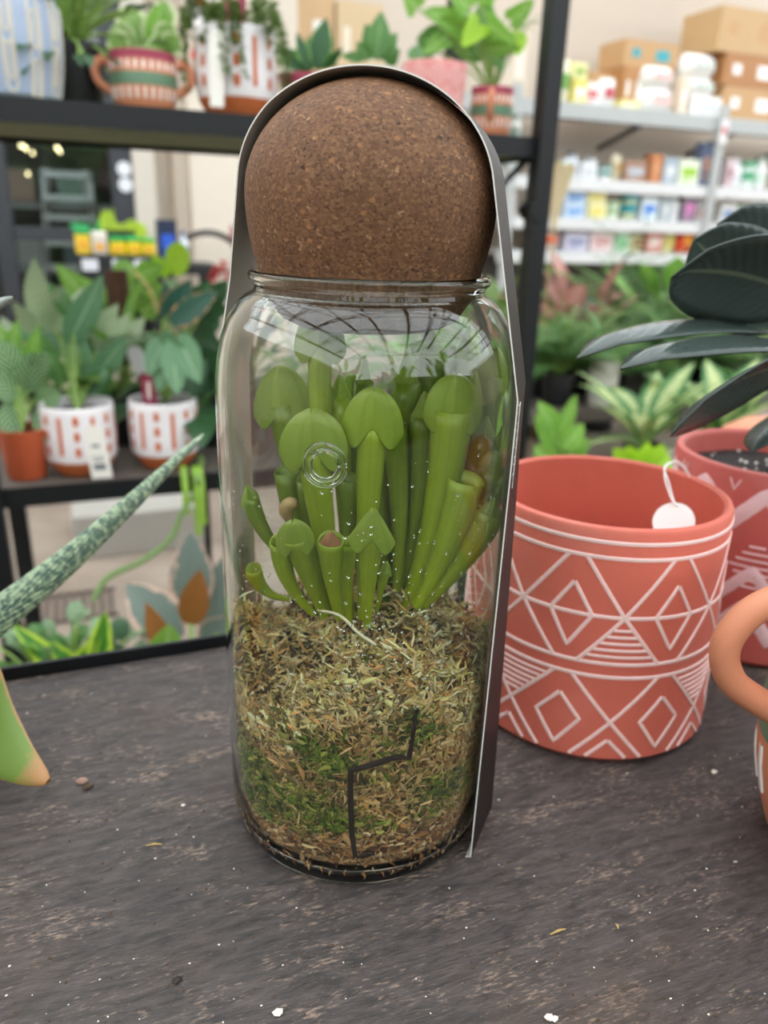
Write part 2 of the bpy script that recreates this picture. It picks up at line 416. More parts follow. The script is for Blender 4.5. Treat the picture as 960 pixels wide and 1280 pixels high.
for k in range(15500):
    a = rnd.uniform(math.pi, 2*math.pi) if rnd.random() < .72 else rnd.uniform(0, math.pi)
    rr_ = rnd.uniform(.0562, .0582); z = rnd.uniform(.0075, 1)**1.0
    x, y = rr_*math.cos(a), rr_*math.sin(a); zt = moss_top(x, y); z = rnd.uniform(.0085, zt+.001)
    if z < .014: rr_ = .0550+(z-.0075)*.33; x, y = rr_*math.cos(a), rr_*math.sin(a)
    nrm = V((math.cos(a), math.sin(a), 0)); tan = V((-math.sin(a), math.cos(a), 0)); b = rnd.uniform(0, 6.28)
    if z/zt < .3 and rnd.random() < .6: b = rnd.gauss(0, .5)
    d = tan*math.cos(b)+zz*math.sin(b)+nrm*rnd.uniform(-.25, .1)
    L = rnd.uniform(.0025, .008); ms_w = rnd.uniform(.0002, .0007) if rnd.random() < .85 else rnd.uniform(.0008, .0015)
    strand((x, y, z), d, L, ms_w, nrm)
for k in range(6500):
    rr_ = .0575*math.sqrt(rnd.random()); a = rnd.uniform(0, 6.28); x, y = rr_*math.cos(a), rr_*math.sin(a); z = moss_top(x, y)+rnd.uniform(-.003, .003)
    b = rnd.uniform(0, 6.28); d = V((math.cos(b), math.sin(b), rnd.uniform(-.15, 1.0)))
    strand((x, y, z), d, rnd.uniform(.003, .010), rnd.uniform(.0003, .001), zz)
moss = ms.build('sphagnum_moss', colmat('moss_fibres'))
moss.location = JC + V((0, 0, LIFT)); moss.rotation_euler.z = -YAW
tag(moss, 'layer of tan and green sphagnum moss filling the bottom of the glass jar', 'moss', kind='stuff')
# twig pressed against the front of the jar
def onwall(px, py, r=.0588):
    v = ray(px, py).normalized(); o = EYE - JC; a = v.x**2+v.y**2; b = 2*(o.x*v.x+o.y*v.y); c = o.x**2+o.y**2-r*r
    t = (-b-math.sqrt(max(0, b*b-4*a*c)))/(2*a); return EYE+v*t
tw = MB(); P_ = [onwall(*p) for p in ((520, 884), (516, 905), (514, 925), (510, 946), (500, 944), (484, 947), (462, 955), (439, 961), (438, 985), (439, 1010), (440, 1040), (444, 1068))]
rr_ = [.0009, .0012, .0009, .0013, .0012, .0011, .0012, .0014, .0013, .0013, .0012, .0010]
tw.tube([p-JC for p in P_], rr_, 7)
tw.tube([onwall(*p)-JC for p in ((446, 1070), (452, 1068), (460, 1064), (468, 1064))], [.0006, .0012, .0013, .0006], 7)
tw_o = tw.build('twig', M('dark_twig', '33271f', .8, .3, 300, .5, 500)); tw_o.location = JC
tag(tw_o, 'thin dark crooked twig pressed against the inside of the jar among the moss', 'twig')

# ------------------------------------------------------------------ pitcher plant
def pitmat(name, lo, hi, vein='4d7d12'):
    t = NT(name); a = t.n('ShaderNodeAttribute', attribute_name='Col'); s = t.n('ShaderNodeSeparateXYZ', {0: a.outputs['Vector']})
    v = t.co(); n = t.noise(160, 3, .6, v)
    col = t.mix(s.outputs[1], lin(lo), lin(hi)); col = t.mix(t.math('MULTIPLY', n, .45), col, lin(vein))
    col = t.mix(1.0, col, t.n('ShaderNodeMapRange', {0: s.outputs[2], 3: .85, 4: 1.1}).outputs[0], 'MULTIPLY')
    st = t.n('ShaderNodeMapRange', {0: t.math('SINE', t.math('MULTIPLY', s.outputs[0], 70)), 1: .8, 2: 1}).outputs[0]
    col = t.mix(t.math('MULTIPLY', st, .3), col, lin(vein))
    p = t.pbr(col, .33, t.bump(t.noise(260, 3, .5, v), .15, .0006), Specular_IOR_Level=.5)
    tr = t.n('ShaderNodeBsdfTranslucent', {'Color': col}); mx = t.n('ShaderNodeMixShader', {0: .35, 1: p.outputs[0], 2: tr.outputs[0]})
    t.t.links.new(mx.outputs[0], t.out.inputs[0]); return t.m
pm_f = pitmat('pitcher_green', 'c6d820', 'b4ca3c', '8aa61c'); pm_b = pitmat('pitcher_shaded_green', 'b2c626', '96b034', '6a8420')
hood_m = pitmat('hood_green', 'a6bf38', 'b6cb58', '86a636'); brown_m = M('withered_brown', '9a6a48', .6, .35, 250, .3, 400)
plant = thing('pitcher_plant', JC + V((0, 0, .085)), 'bright green pitcher plant with hooded upright tubes growing from the moss in the jar', 'pitcher plant')
def pitcher(base, ctl, top, wid, o0, o1, hood=None, mat=None, tipcol=None):
    """base/ctl/top in photo pixels; o0, o1 depth of base and top against the jar axis; wid top width in m"""
    mat = mat or pm_f; r = rnd.random()
    off = V(plant.location)
    a = atj(base[0], base[1], o0)-off; c = atj(ctl[0], ctl[1], (o0+o1)/2)-off; b = atj(top[0], top[1], o1)-off
    pts = bez(a, c, b, 14); mb = MB(); seg = 14; vs = []; cols = []; fs = []
    pr_ = [.34, .38, .43, .48, .54, .60, .66, .73, .80, .86, .92, .96, 1.0, 1.04]
    for i, p in enumerate(pts):
        d = (pts[min(i+1, 13)]-pts[max(i-1, 0)]).normalized(); s1 = rt - d*rt.dot(d); s1.normalize(); s2 = d.cross(s1)
        for j in range(seg):
            t_ = 2*math.pi*j/seg; rad = wid/2*pr_[i]; q = p + s1*math.cos(t_)*rad + s2*math.sin(t_)*rad*.8
            if i > 11: q += d*(.0022*max(0, math.sin(t_)))*(i-11)*.6
            vs.append(q); cols.append((j/seg, i/13, r))
    for i in range(13):
        for j in range(seg): fs.append((i*seg+j, i*seg+(j+1) % seg, (i+1)*seg+(j+1) % seg, (i+1)*seg+j))
    fs.append(tuple(range(seg-1, -1, -1)))
    mb.add(vs, fs, cols)
    # inner throat
    o = mb.build('pitcher', [mat], plant); q = o.modifiers.new('solid', 'SOLIDIFY'); q.thickness = .0006; q.offset = -1
    if hood:
        kind, W, Hh, lobe = hood
        d = (pts[-1]-pts[-3]).normalized(); s1 = (rt - d*rt.dot(d)).normalized(); fwd = -s1.cross(d).normalized()
        if fwd.dot(fh) > 0: fwd = -fwd
        hb = MB(); rows = []; cols = []; nu, nv = 13, 10; up = (zz*.8+d*.5).normalized()
        for i in range(nv):
            t_ = i/(nv-1); row = []
            for j in range(nu):
                u = j/(nu-1)*2-1
                au = abs(u)
                ex = math.sin(math.pi*(.16+.84*t_)**.9)**.55 if t_ < .999 else 0
                if kind == 'arrow': ex = (1-t_)**.8*1.0
                if kind == 'heart': ex = max(0, 1-t_**2.2)**.62
                x = u*W/2*max(.03, ex)
                y = t_*Hh - lobe*2.1*math.sin(math.pi*min(1, au*1.05)**1.3*.93)*(1-t_)**1.1 + .12*Hh*(1-au)**2*(1-t_)**2 - (.10*Hh*(1-au)**3*t_**6 if kind == 'heart' else 0)
                zf = -.20*W*au**1.8*(1-.3*t_) + .10*W - .10*Hh*t_**2 + (.02*W if au < .01 else 0)
                row.append(pts[-1] - up*(.1*Hh) + s1*x + up*y + fwd*(zf+wid*.18)); cols.append((u*.08+.5, .3+.7*t_, r))
            rows.append(row)
        hb.grid(rows, cols)
        h = hb.build('hood', tipcol or hood_m, o); q = h.modifiers.new('solid', 'SOLIDIFY'); q.thickness = .0005; q.offset = 0
        q = h.modifiers.new('sub', 'SUBSURF'); q.levels = q.render_levels = 1
    return o
mm = .001
# background tubes first
B = pm_b
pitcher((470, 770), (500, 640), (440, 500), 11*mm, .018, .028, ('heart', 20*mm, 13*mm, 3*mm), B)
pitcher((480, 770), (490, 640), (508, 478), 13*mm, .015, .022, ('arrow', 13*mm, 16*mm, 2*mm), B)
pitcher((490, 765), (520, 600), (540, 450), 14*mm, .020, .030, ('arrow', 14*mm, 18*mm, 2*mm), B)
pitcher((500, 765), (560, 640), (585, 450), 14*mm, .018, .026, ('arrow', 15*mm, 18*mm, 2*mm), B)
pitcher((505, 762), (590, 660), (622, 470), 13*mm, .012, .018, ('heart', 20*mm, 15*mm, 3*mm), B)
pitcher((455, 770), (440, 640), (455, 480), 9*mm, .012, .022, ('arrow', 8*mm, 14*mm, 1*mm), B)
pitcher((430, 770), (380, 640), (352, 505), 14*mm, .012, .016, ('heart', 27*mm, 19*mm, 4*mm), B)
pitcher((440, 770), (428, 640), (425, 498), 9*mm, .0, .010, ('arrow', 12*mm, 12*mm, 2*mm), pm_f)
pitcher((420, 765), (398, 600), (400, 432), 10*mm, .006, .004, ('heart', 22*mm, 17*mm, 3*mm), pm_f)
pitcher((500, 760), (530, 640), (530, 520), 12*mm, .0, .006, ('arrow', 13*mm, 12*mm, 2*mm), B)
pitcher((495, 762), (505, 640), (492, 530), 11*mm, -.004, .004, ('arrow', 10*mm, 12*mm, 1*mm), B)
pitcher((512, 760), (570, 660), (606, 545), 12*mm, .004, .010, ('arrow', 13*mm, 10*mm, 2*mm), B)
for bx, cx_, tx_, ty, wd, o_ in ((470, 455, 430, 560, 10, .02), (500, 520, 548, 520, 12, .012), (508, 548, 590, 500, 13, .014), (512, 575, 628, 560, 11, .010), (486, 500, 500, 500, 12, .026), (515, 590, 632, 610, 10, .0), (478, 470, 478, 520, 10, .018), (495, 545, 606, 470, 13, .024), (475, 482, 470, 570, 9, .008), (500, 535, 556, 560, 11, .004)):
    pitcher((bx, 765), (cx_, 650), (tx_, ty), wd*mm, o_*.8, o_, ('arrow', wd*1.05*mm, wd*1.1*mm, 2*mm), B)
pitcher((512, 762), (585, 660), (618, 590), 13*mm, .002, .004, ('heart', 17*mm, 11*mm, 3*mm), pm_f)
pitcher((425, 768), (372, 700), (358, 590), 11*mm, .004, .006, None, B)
# middle and front
pitcher((505, 765), (556, 640), (566, 512), 17*mm, -.008, -.008, ('heart', 25*mm, 17*mm, 4*mm), pm_f)
pitcher((520, 758), (560, 690), (582, 600), 15*mm, -.012, -.014, None, pm_f)
pitcher((528, 756), (585, 700), (612, 640), 14*mm, -.010, -.012, ('arrow', 13*mm, 8*mm, 2*mm), pm_f)
pitcher((430, 770), (402, 680), (392, 556), 13*mm, -.012, -.022, ('heart', 28*mm, 17*mm, 4.5*mm), pm_f)
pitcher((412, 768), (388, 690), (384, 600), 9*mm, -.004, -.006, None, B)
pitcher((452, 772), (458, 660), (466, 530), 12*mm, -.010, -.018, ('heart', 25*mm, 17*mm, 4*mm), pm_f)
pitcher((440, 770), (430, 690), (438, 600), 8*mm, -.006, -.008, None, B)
pitcher((392, 766), (352, 730), (352, 678), 9*mm, -.020, -.030, None, pm_f)
pitcher((405, 770), (385, 720), (370, 672), 10*mm, -.022, -.036, ('heart', 16*mm, 10*mm, 3*mm), pm_f)
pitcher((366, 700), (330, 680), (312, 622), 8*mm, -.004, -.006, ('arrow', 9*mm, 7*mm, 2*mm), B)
pitcher((362, 748), (325, 745), (318, 712), 7*mm, -.014, -.018, ('arrow', 8*mm, 5*mm, 2*mm), pm_f)
pitcher((424, 772), (412, 720), (414, 676), 10*mm, -.028, -.038, ('arrow', 10*mm, 6*mm, 1*mm), pm_f, brown_m)
pitcher((437, 775), (432, 720), (436, 680), 7*mm, -.02, -.024, None, pm_f)
pitcher((459, 782), (459, 720), (465, 668), 9.5*mm, -.032, -.042, ('arrow', 19*mm, 13*mm, 3*mm), pm_f)
pitcher((470, 766), (476, 735), (482, 712), 4*mm, -.026, -.030, ('arrow', 6*mm, 5*mm, 1*mm), pm_f)
bd = MB(); off = V(plant.location)
bd.tube([atj(*p)-off for p in ((366, 655, -.012), (358, 645, -.013), (357, 634, -.014), (364, 627, -.015), (373, 629, -.016))], [.002, .0032, .0038, .0036, .0016], 10)
bd.build('withered_bud', M('tan_bud', 'a98c5a', .6, .3, 300), plant, sub=1)

# condensation on the inside of the glass and pale roots on the moss
dr_ = MB()
for k in range(300):
    a = rnd.uniform(-.1, 1.15) if rnd.random() < .8 else rnd.uniform(-1.3, 0); z = rnd.triangular(.085, .2, .12); q = rnd.choice((.0002, .0003, .0004, .0006)); c = onjar(a, z, .05925); n_ = V((math.sin(a), -math.cos(a), 0)); s_ = n_.cross(zz)
    vs = [c + s_*math.cos(t)*q + zz*math.sin(t)*q*1.15 + n_*.0002 for t in [math.pi*j/4 for j in range(8)]] + [c + s_*math.cos(t)*q*.7 + zz*math.sin(t)*q*.8 - n_*q*.45 for t in [math.pi*j/4 for j in range(8)]] + [c - n_*q*.7]
    dr_.add(vs, [(j, (j+1) % 8, 8+(j+1) % 8, 8+j) for j in range(8)] + [(8+j, 8+(j+1) % 8, 16) for j in range(8)])
wt = NT('water'); gw = wt.n('ShaderNodeBsdfGlass', {'Color': (.98, 1, .98, 1), 'Roughness': .02, 'IOR': 1.33}); wt.t.links.new(gw.outputs[0], wt.out.inputs[0])
dr_o = dr_.build('water_droplets', wt.m); dr_o.location = JC; dr_o.rotation_euler.z = -YAW
tag(dr_o, 'fine condensation droplets on the inside of the glass jar wall', 'water', kind='stuff')
ro = MB(); offp = V(plant.location)
for k in range(16):
    x_, y_ = rnd.uniform(-.035, .035), rnd.uniform(-.045, .0); z_ = moss_top(x_, y_)+.001; p = V((x_, y_, z_)); pts = [p]; d = V((rnd.uniform(-1, 1), rnd.uniform(-1, .3), .5)).normalized()
    for i in range(5): d = (d+V((rnd.uniform(-.8, .8), rnd.uniform(-.8, .8), rnd.uniform(-.6, .4)))).normalized(); p = p+d*.003; pts.append(p)
    mt_ = Matrix.Rotation(-YAW, 3, 'Z'); ro.tube([mt_ @ p_ + JC - offp for p_ in smoothpath(pts, 3)], .00032, 5)
ro.tube([p_-offp for p_ in smoothpath([atj(398, 762, -.035), atj(425, 768, -.045), atj(448, 790, -.05), atj(470, 805, -.054)], 4)], .0006, 6)
ro.build('roots', M('pale_root', 'd8d0b0', .7, .2, 300), plant)['kind'] = 'stuff'

# ------------------------------------------------------------------ terracotta pots (generic pattern pots)
def conepot(mb, rt_, rb_, h, wall=.006, lip=True, mi_out=0, mi_in=0, c=(0, 0, 0), bev=.0025, foot=.004, seg=72, bulge=0.0):
    mb.k = mi_out
    def rr(z): return lerp(rb_, rt_, z/h) + bulge*math.sin(math.pi*z/h)
    n = 12 if bulge else 5
    prof = [(.0, .0012), (rb_-foot*1.6, .0012), (rb_-foot*1.4, 0), (rb_-foot, 0)] + [(rr(lerp(foot, h-bev, i/n)), lerp(foot, h-bev, i/n)) for i in range(n+1)] + [(rt_-bev*.3, h-bev*.3), (rt_-bev, h), (rt_-wall+bev*.8, h), (rt_-wall+.0003, h-bev*.6)]
    prof += [(rr(z)-wall, z) for z in (lerp(h-bev*1.5, wall, i/6) for i in range(7))] + [(0, wall)]
    mb.lathe(prof, seg, c); return rr
def ribbon(mb, rr, h, pts, wd, lift=.00045, sub=10, closed=False):
    """pts: (theta, f) with f = 0 at the rim, 1 at the foot; a raised line following the wall"""
    P = []
    for i in range(len(pts)-1):
        for k in range(sub):
            t = k/sub; P.append((lerp(pts[i][0], pts[i+1][0], t), lerp(pts[i][1], pts[i+1][1], t)))
    P.append(pts[-1]); rows = []
    W3 = []
    def S(th, f, e=0):
        z = h*(1-f); r = rr(z)+e; return V((r*math.cos(th), r*math.sin(th), z))
    for i, (th, f) in enumerate(P):
        p = S(th, f); q0 = S(*P[max(0, i-1)]); q1 = S(*P[min(len(P)-1, i+1)]); d = (q1-q0).normalized(); nm = V((math.cos(th), math.sin(th), 0)); s = d.cross(nm).normalized()
        rows.append([p - s*wd*.55 - nm*.0003, p - s*wd*.32 + nm*lift, p + s*wd*.32 + nm*lift, p + s*wd*.55 - nm*.0003])
    mb.grid(rows)
def terracotta(name, col, rough=.62, white=.0):
    t = NT(name); v = t.co(); n = t.noise(35, 5, .65, v); n2 = t.noise(500, 2, .6, v); c1 = lin(col)
    c = t.mix(n, tuple(x*.86 for x in c1[:3])+(1,), tuple(min(1, x*1.1) for x in c1[:3])+(1,))
    sp = t.n('ShaderNodeMapRange', {0: n2, 1: .74, 2: .8}).outputs[0]; c = t.mix(t.math('MULTIPLY', sp, .5), c, tuple(x*.55 for x in c1[:3])+(1,))
    if white:
        wn = t.n('ShaderNodeMapRange', {0: t.noise(14, 4, .6, v), 1: .52, 2: .75}).outputs[0]; c = t.mix(t.math('MULTIPLY', wn, white), c, lin('e9b9ae'))
    t.pbr(c, rough, t.bump(t.noise(260, 4, .6, v), .12, .0006), Specular_IOR_Level=.4); return t.m
pinkc = terracotta('pink_terracotta', 'd06a58', .55, .16)
whiteline = M('white_glaze_line', 'f0cfc9', .55, .12, 120)
PX, PY, PRT, PRB, PH = .2722, .3430, .0672, .0722, .1350
pot = thing('terracotta_pot', (PX, PY, T), 'empty pink terracotta pot with white line diamonds, beside the glass jar', 'pot')
pb = MB(); rr = conepot(pb, PRT, PRB, PH, .0052)
pb.k = 1; D = math.radians; th0 = math.atan2(-PY, -PX) + D(12.5)+D(2)
for f in (.055, .115, .352, .548, .605):
    ribbon(pb, rr, PH, [(a*2*math.pi/72, f) for a in range(73)], .0023, sub=1)
for k in range(8):
    a = th0+k*D(45); hf = D(22.5)
    for s in (-1, 1):
        ribbon(pb, rr, PH, [(a, .352), (a+s*D(19), .115)], .0022); ribbon(pb, rr, PH, [(a, .352), (a+s*D(17.5), .548)], .0022)
        ribbon(pb, rr, PH, [(a, .805), (a+s*D(19), .605)], .0022); ribbon(pb, rr, PH, [(a, .805), (a+s*D(15.4), .966)], .0022)
        ribbon(pb, rr, PH, [(a, .885), (a+s*D(8.5), .966)], .0022)
    m_ = a+hf
    ribbon(pb, rr, PH, [(m_, .225), (m_+D(9), .352), (m_, .49), (m_-D(9), .352), (m_, .225)], .0022)
    ribbon(pb, rr, PH, [(m_, .70), (m_+D(9.5), .805), (m_, .93), (m_-D(9.5), .805), (m_, .70)], .0022)
    if k % 2 == 0:
        for i in range(5):
            f = .405+i*.028; wd = D(17.5)*(f-.352)/.196-D(1); ribbon(pb, rr, PH, [(a-wd, f), (a+wd, f)], .0017, sub=6)
    else:
        for i in range(6):
            f = .635+i*.024; wd = D(19)*(.805-f)/.2-D(1); ribbon(pb, rr, PH, [(a-wd, f), (a+wd, f)], .0017, sub=6)
pb.build('pot_body', [pinkc, whiteline], pot)
tagm = M('white_paper', 'efe9e6', .6, .03)
# round paper tag on a thread hanging inside the rim
tg = at(842, 652, d=.430); n_ = (V((PX, PY, 0))-V((tg.x, tg.y, 0))).normalized()
tagt = thing('round_tag', tg, 'small round white tag on a thread looped over the rim of the empty pink pot', 'tag')
s1 = n_.cross(zz).normalized(); disc = MB(); vs = []
fac = ((EYE-tg).normalized()+zz*.35+n_*.2).normalized(); u1 = fac.cross(zz).normalized(); u2 = u1.cross(fac).normalized(); u2 = u2 if u2.z > 0 else -u2
disc_pts = [u1*math.cos(2*math.pi*k/32)*.0112 + u2*math.sin(2*math.pi*k/32)*.0112 for k in range(32)]
disc.add([p+fac*.0004 for p in disc_pts]+[p-fac*.0004 for p in disc_pts], [tuple(range(32)), tuple(range(63, 31, -1))]+[(k, 32+k, 32+(k+1) % 32, (k+1) % 32) for k in range(32)])
disc.build('tag_disc', tagm, tagt)
tpts = [u2*.009+fac*.001] + [at(px, py, d=dd)-tg for px, py, dd in ((843, 628, .432), (835, 600, .438), (830, 585, .445), (838, 578, .452), (850, 581, .456), (858, 590, .458))]
MB().tube(smoothpath(tpts, 5), .0005, 6).build('thread', tagm, tagt)
tpts2 = [u2*.009+fac*.001] + [at(px, py, d=dd)-tg for px, py, dd in ((840, 625, .432), (831, 598, .438), (833, 583, .447), (846, 577, .454), (856, 585, .457), (862, 596, .459))]
MB().tube(smoothpath(tpts2, 5), .0005, 6).build('thread', tagm, tagt)

# second pot with the rubber plant
QX, QY = .438, .378
QR = .066; QH = .134
pot2 = thing('planted_pot', (QX, QY, T), 'pink terracotta pot with broad white zigzags, planted with a dark rubber plant', 'pot')
pb = MB(); rr2 = conepot(pb, QR, QR*.96, QH, .006)
pink2 = terracotta('pink_terracotta_deeper', 'bb5c54', .55, .12); wz = M('pale_glaze_zigzag', 'e2c2c4', .55, .18, 90)
pb.k = 1; t0 = math.atan2(-QY, -QX)
for k in range(-5, 5):
    a = t0+k*D(36)
    ribbon(pb, rr2, QH, [(a-D(18), .27), (a, .09), (a+D(18), .27)], .0095)
    ribbon(pb, rr2, QH, [(a-D(18), .86), (a, .66), (a+D(18), .86)], .0085)
    if k % 2:
        ribbon(pb, rr2, QH, [(a-D(10), .42), (a, .28), (a+D(10), .42), (a, .56), (a-D(10), .42)], .003)
    else:
        for i in range(7): f = .36+i*.035; wd = D(13)*(1-abs(i-3)/4.5); ribbon(pb, rr2, QH, [(a-wd, f), (a+wd, f)], .0016, sub=4)
    ribbon(pb, rr2, QH, [(a-D(18), .66), (a, .48), (a+D(18), .66)], .0075)
    ribbon(pb, rr2, QH, [(a+D(15), .045), (a+D(18), .10), (a+D(21), .045)], .0012, sub=3)
pb.build('pot_body', [pink2, wz], pot2)
soilm = M('dark_soil', '1d1613', .95, .6, 250, 1.0, 300)
sb = MB(); rows = []
for i in range(9):
    r_ = (QR-.0068)*i/8+.0001; rows.append([V((r_*math.cos(a*math.pi/16), r_*math.sin(a*math.pi/16), .117+.002*rnd.random())) for a in range(33)])
    rows[-1][32] = rows[-1][0]
sb.grid(rows).build('soil', soilm, pot2)
pl = MB()
for k in range(46):
    a = rnd.uniform(0, 6.28); r_ = .056*math.sqrt(rnd.random()); s_ = rnd.uniform(.0008, .002); pl.box((r_*math.cos(a), r_*math.sin(a), .1195), (s_, s_, s_), rnd.random()*3, rnd.random())
pl.build('perlite', M('perlite_white', 'd8d2c8', .8, .1), pot2)['kind'] = 'stuff'
rub = thing('rubber_plant', (QX, QY, T+.118), 'rubber plant with long glossy blackish green leaves in the zigzag patterned pot', 'plant')
rubm = leafmat('rubber_dark', '38433f', '434f4a', 'plain', .24, trans=.03, vein='66705c', bump=.10)
def rleaf(tip, base, dt, db, W, arch, fold, roll=0, nv=16, face=None):
    """a leaf laid from base to tip, with a sideways width vector and an upward arch"""
    a = at(base[0], base[1], d=db)-V(rub.location); b = at(tip[0], tip[1], d=dt)-V(rub.location)
    ax = (b-a); L = ax.length; ax.normalize(); side = ax.cross(zz).normalized(); side = Matrix.Rotation(roll, 3, ax) @ side; nm = side.cross(ax).normalized()
    rows = []; cols = []; nu = 9; r = rnd.random()*.4
    for i in range(nv):
        t = i/(nv-1); w_ = math.sin(math.pi*min(1, t*.93+.035)**.92)**.72 if t < .999 else .0
        if t > .93: w_ *= .8
        c = a + ax*(L*t) + nm*(arch*L*math.sin(math.pi*t)) - nm*(.05*L*max(0, t-.88)*8*(1 if arch > 0 else 0))
        rows.append([c + side*(u*w_*W/2) + nm*(abs(u)**1.5*fold*w_*W/2) for u in [k/(nu-1)*2-1 for k in range(nu)]]); cols += [(k/(nu-1), t, r) for k in range(nu)]
    mb = MB().grid(rows, cols); o = mb.build('leaf', rubm, rub); q = o.modifiers.new('solid', 'SOLIDIFY'); q.thickness = .0009; q.offset = 0
    pt = MB(); st = V((0, 0, max(.01, a.z-.03))) ; pt.tube(bez(st, (st+a)/2+V((0, 0, .012)), a+ax*.004, 6), .0016, 7); pt.build('petiole', M('rubber_petiole', '4a5a34', .5, .2), rub)
rleaf((836, 340), (1015, 372), .395, .42, .060, .10, -.20, R_(52))
rleaf((862, 296), (985, 400), .425, .47, .058, .06, -.15, R_(74))
rleaf((890, 278), (1030, 372), .44, .49, .062, .06, -.15, R_(80))
rleaf((722, 433), (955, 412), .40, .45, .045, .07, -.25, R_(4))
rleaf((776, 448), (1000, 432), .385, .42, .045, .07, -.25, R_(2))
rleaf((832, 534), (1000, 448), .38, .42, .058, .05, -.22, R_(50))
rleaf((938, 560), (1010, 500), .42, .44, .034, .05, -.2, R_(20))
rleaf((905, 500), (1020, 470), .47, .47, .034, .05, -.2, R_(20))
for (tp, bs) in (((1180, 420), (1045, 440)), ((1130, 330), (1040, 400)), ((1080, 250), (1035, 380))): rleaf(tp, bs, .46, .47, .05, .06, -.2, R_(50))
MB().tube([(0, 0, -.004), (.004, 0, .06), (.002, .002, .12), (.003, 0, .16), (.004, 0, .20)], [.005, .005, .0045, .004, .002], 10).build('stem', M('rubber_stem', '4a3f2c', .7, .3, 100), rub)

# handled pot at the right
clay = terracotta('orange_terracotta', 'cd8463', .5); greenp = M('green_paint', '5a7a5e', .5, .08, 60); whitep = M('white_glaze', 'f2eee9', .25, .03); magp = M('magenta_glaze', 'a8455c', .35, .1)
def handled_pot(name, loc, R1, Hh, label, group=None, rz=0.0, g0=.44, g1=.66, hz=None, ht=.13):
    root = thing(name, loc, label, 'pot', group, rz)
    mb = MB(); seg = 64; k = Hh
    pf = [(0, .0012), (R1*.66, .0012), (R1*.70, 0), (R1*.76, .004)]
    zs = [.06, .15, .28, g0-.005, g0+.01, g1-.01, g1+.01, .86, .94]; rs = [.80, .88, .96, 1.0, 1.0, .985, .975, .96, .975]
    pf += [(R1*a, z*k) for a, z in zip(rs, zs)] + [(R1*.99, k*.985), (R1*.975, k), (R1*.91, k), (R1*.9, k*.97), (R1*.9, k*.6), (R1*.85, k*.25), (R1*.6, k*.08), (0, k*.08)]
    n0 = len(mb.f); mb.lathe(pf, seg)
    for fi in range(n0, len(mb.f)):
        zc_ = sum(mb.v[i][2] for i in mb.f[fi])/len(mb.f[fi])/k; r_ = sum(math.hypot(mb.v[i][0], mb.v[i][1]) for i in mb.f[fi])/len(mb.f[fi])
        out = r_ > R1*.93 or zc_ < .3
        mb.mi[fi] = 1 if (g0 < zc_ < g1 and r_ > R1*.93) else (3 if zc_ > .86 else 0)
    mb.k = 2
    def rr_(z): f = z/k; return R1*(.88+(.96-.88)*(f-.15)/.13 if f < .28 else (.96+.04*(f-.28)/.14 if f < .42 else (1.0 if f < .5 else 1.0-.04*(f-.5)/.36)))
    N = 26
    for i in range(N):
        a = 2*math.pi*i/N
        ribbon(mb, rr_, k, [(a, .17), (a, .30)], R1*.075, .0008, 3); ribbon(mb, rr_, k, [(a, 1.04-g0), (a, 1.22-g0)], R1*.075, .0008, 3)
    mb.build('pot_body', [clay, greenp, whitep, magp], root)
    for s in (-1, 1):
        pts = [V((s*R1*.93, 0, k*.80)), V((s*R1*1.22, 0, k*.88)), V((s*R1*1.42, 0, k*.72)), V((s*R1*1.36, 0, k*.54)), V((s*R1*1.16, 0, k*.43)), V((s*R1*.95, 0, k*.36))]
        if hz: pts = [V((s*R1*a_, 0, k*z_)) for a_, z_ in hz]
        MB().tube(smoothpath(pts, 7), R1*ht, 14).build('handle', clay, root)
    return root
hp_ = handled_pot('handled_pot', at(1080, 1060, Z=T), .057, .143, 'terracotta pot with looped handle and green band, at the edge beside the patterned pots', rz=-YAW+R_(6), g0=.40, g1=.62, hz=[(.90, .885), (1.12, .945), (1.44, .90), (1.60, .79), (1.50, .67), (1.20, .58), (.92, .515)], ht=.108)

# leaves of a spotted gasteria reaching in from the side
gas = thing('gasteria_plant', at(-165, 1000, Z=T), 'gasteria with long pale speckled tongue leaves, one crossing in front of the shelf', 'plant')
gl = V(gas.location)
gm = leafmat('gasteria_speckled', '4a6252', 'a3b590', 'speckle', .45, trans=.03)
gm2 = leafmat('gasteria_green', '6e8a3c', '8aa552', 'plain', .4, trans=.1)
MB().lathe([(0, .001), (.034, .001), (.036, 0), (.038, .003), (.043, .058), (.046, .059), (.047, .07), (.044, .07), (.042, .060), (0, .058)], 40).build('pot_body', M('plastic_terracotta', 'a4532f', .5, .08), gas)
def thick(mb, pts, wv, w0, tk_, shape):
    """a fleshy blade: pts centre line, wv width direction; two faces and rounded edges"""
    rows = []; cols = []; n = len(pts); nu = 12
    for i, p in enumerate(pts):
        t = i/(n-1); w_ = shape(t)*w0/2; d = (pts[min(i+1, n-1)]-pts[max(i-1, 0)]).normalized(); s = (wv-d*wv.dot(d)).normalized(); nm = s.cross(d)
        row = []
        for j in range(nu+1):
            a = 2*math.pi*j/nu; row.append(p+s*math.cos(a)*w_+nm*math.sin(a)*(tk_/2)*min(1, w_/(w0*.1)+.1)); cols.append((.5+.5*math.cos(a), t, .3))
        rows.append(row)
    mb.grid(rows, cols)
g1 = MB(); thick(g1, smoothpath([V((.01, 0, .06))] + [at(*p[:2], d=p[2])-gl for p in ((-60, 810, .40), (0, 768, .415), (80, 705, .44), (150, 642, .47), (210, 585, .50), (254, 543, .53))], 5), UU.copy(), .0215, .006, lambda t: (min(1, 4*t+.5))*(1-t**1.7)**.9+.05)
g1.build('leaf', gm, gas)
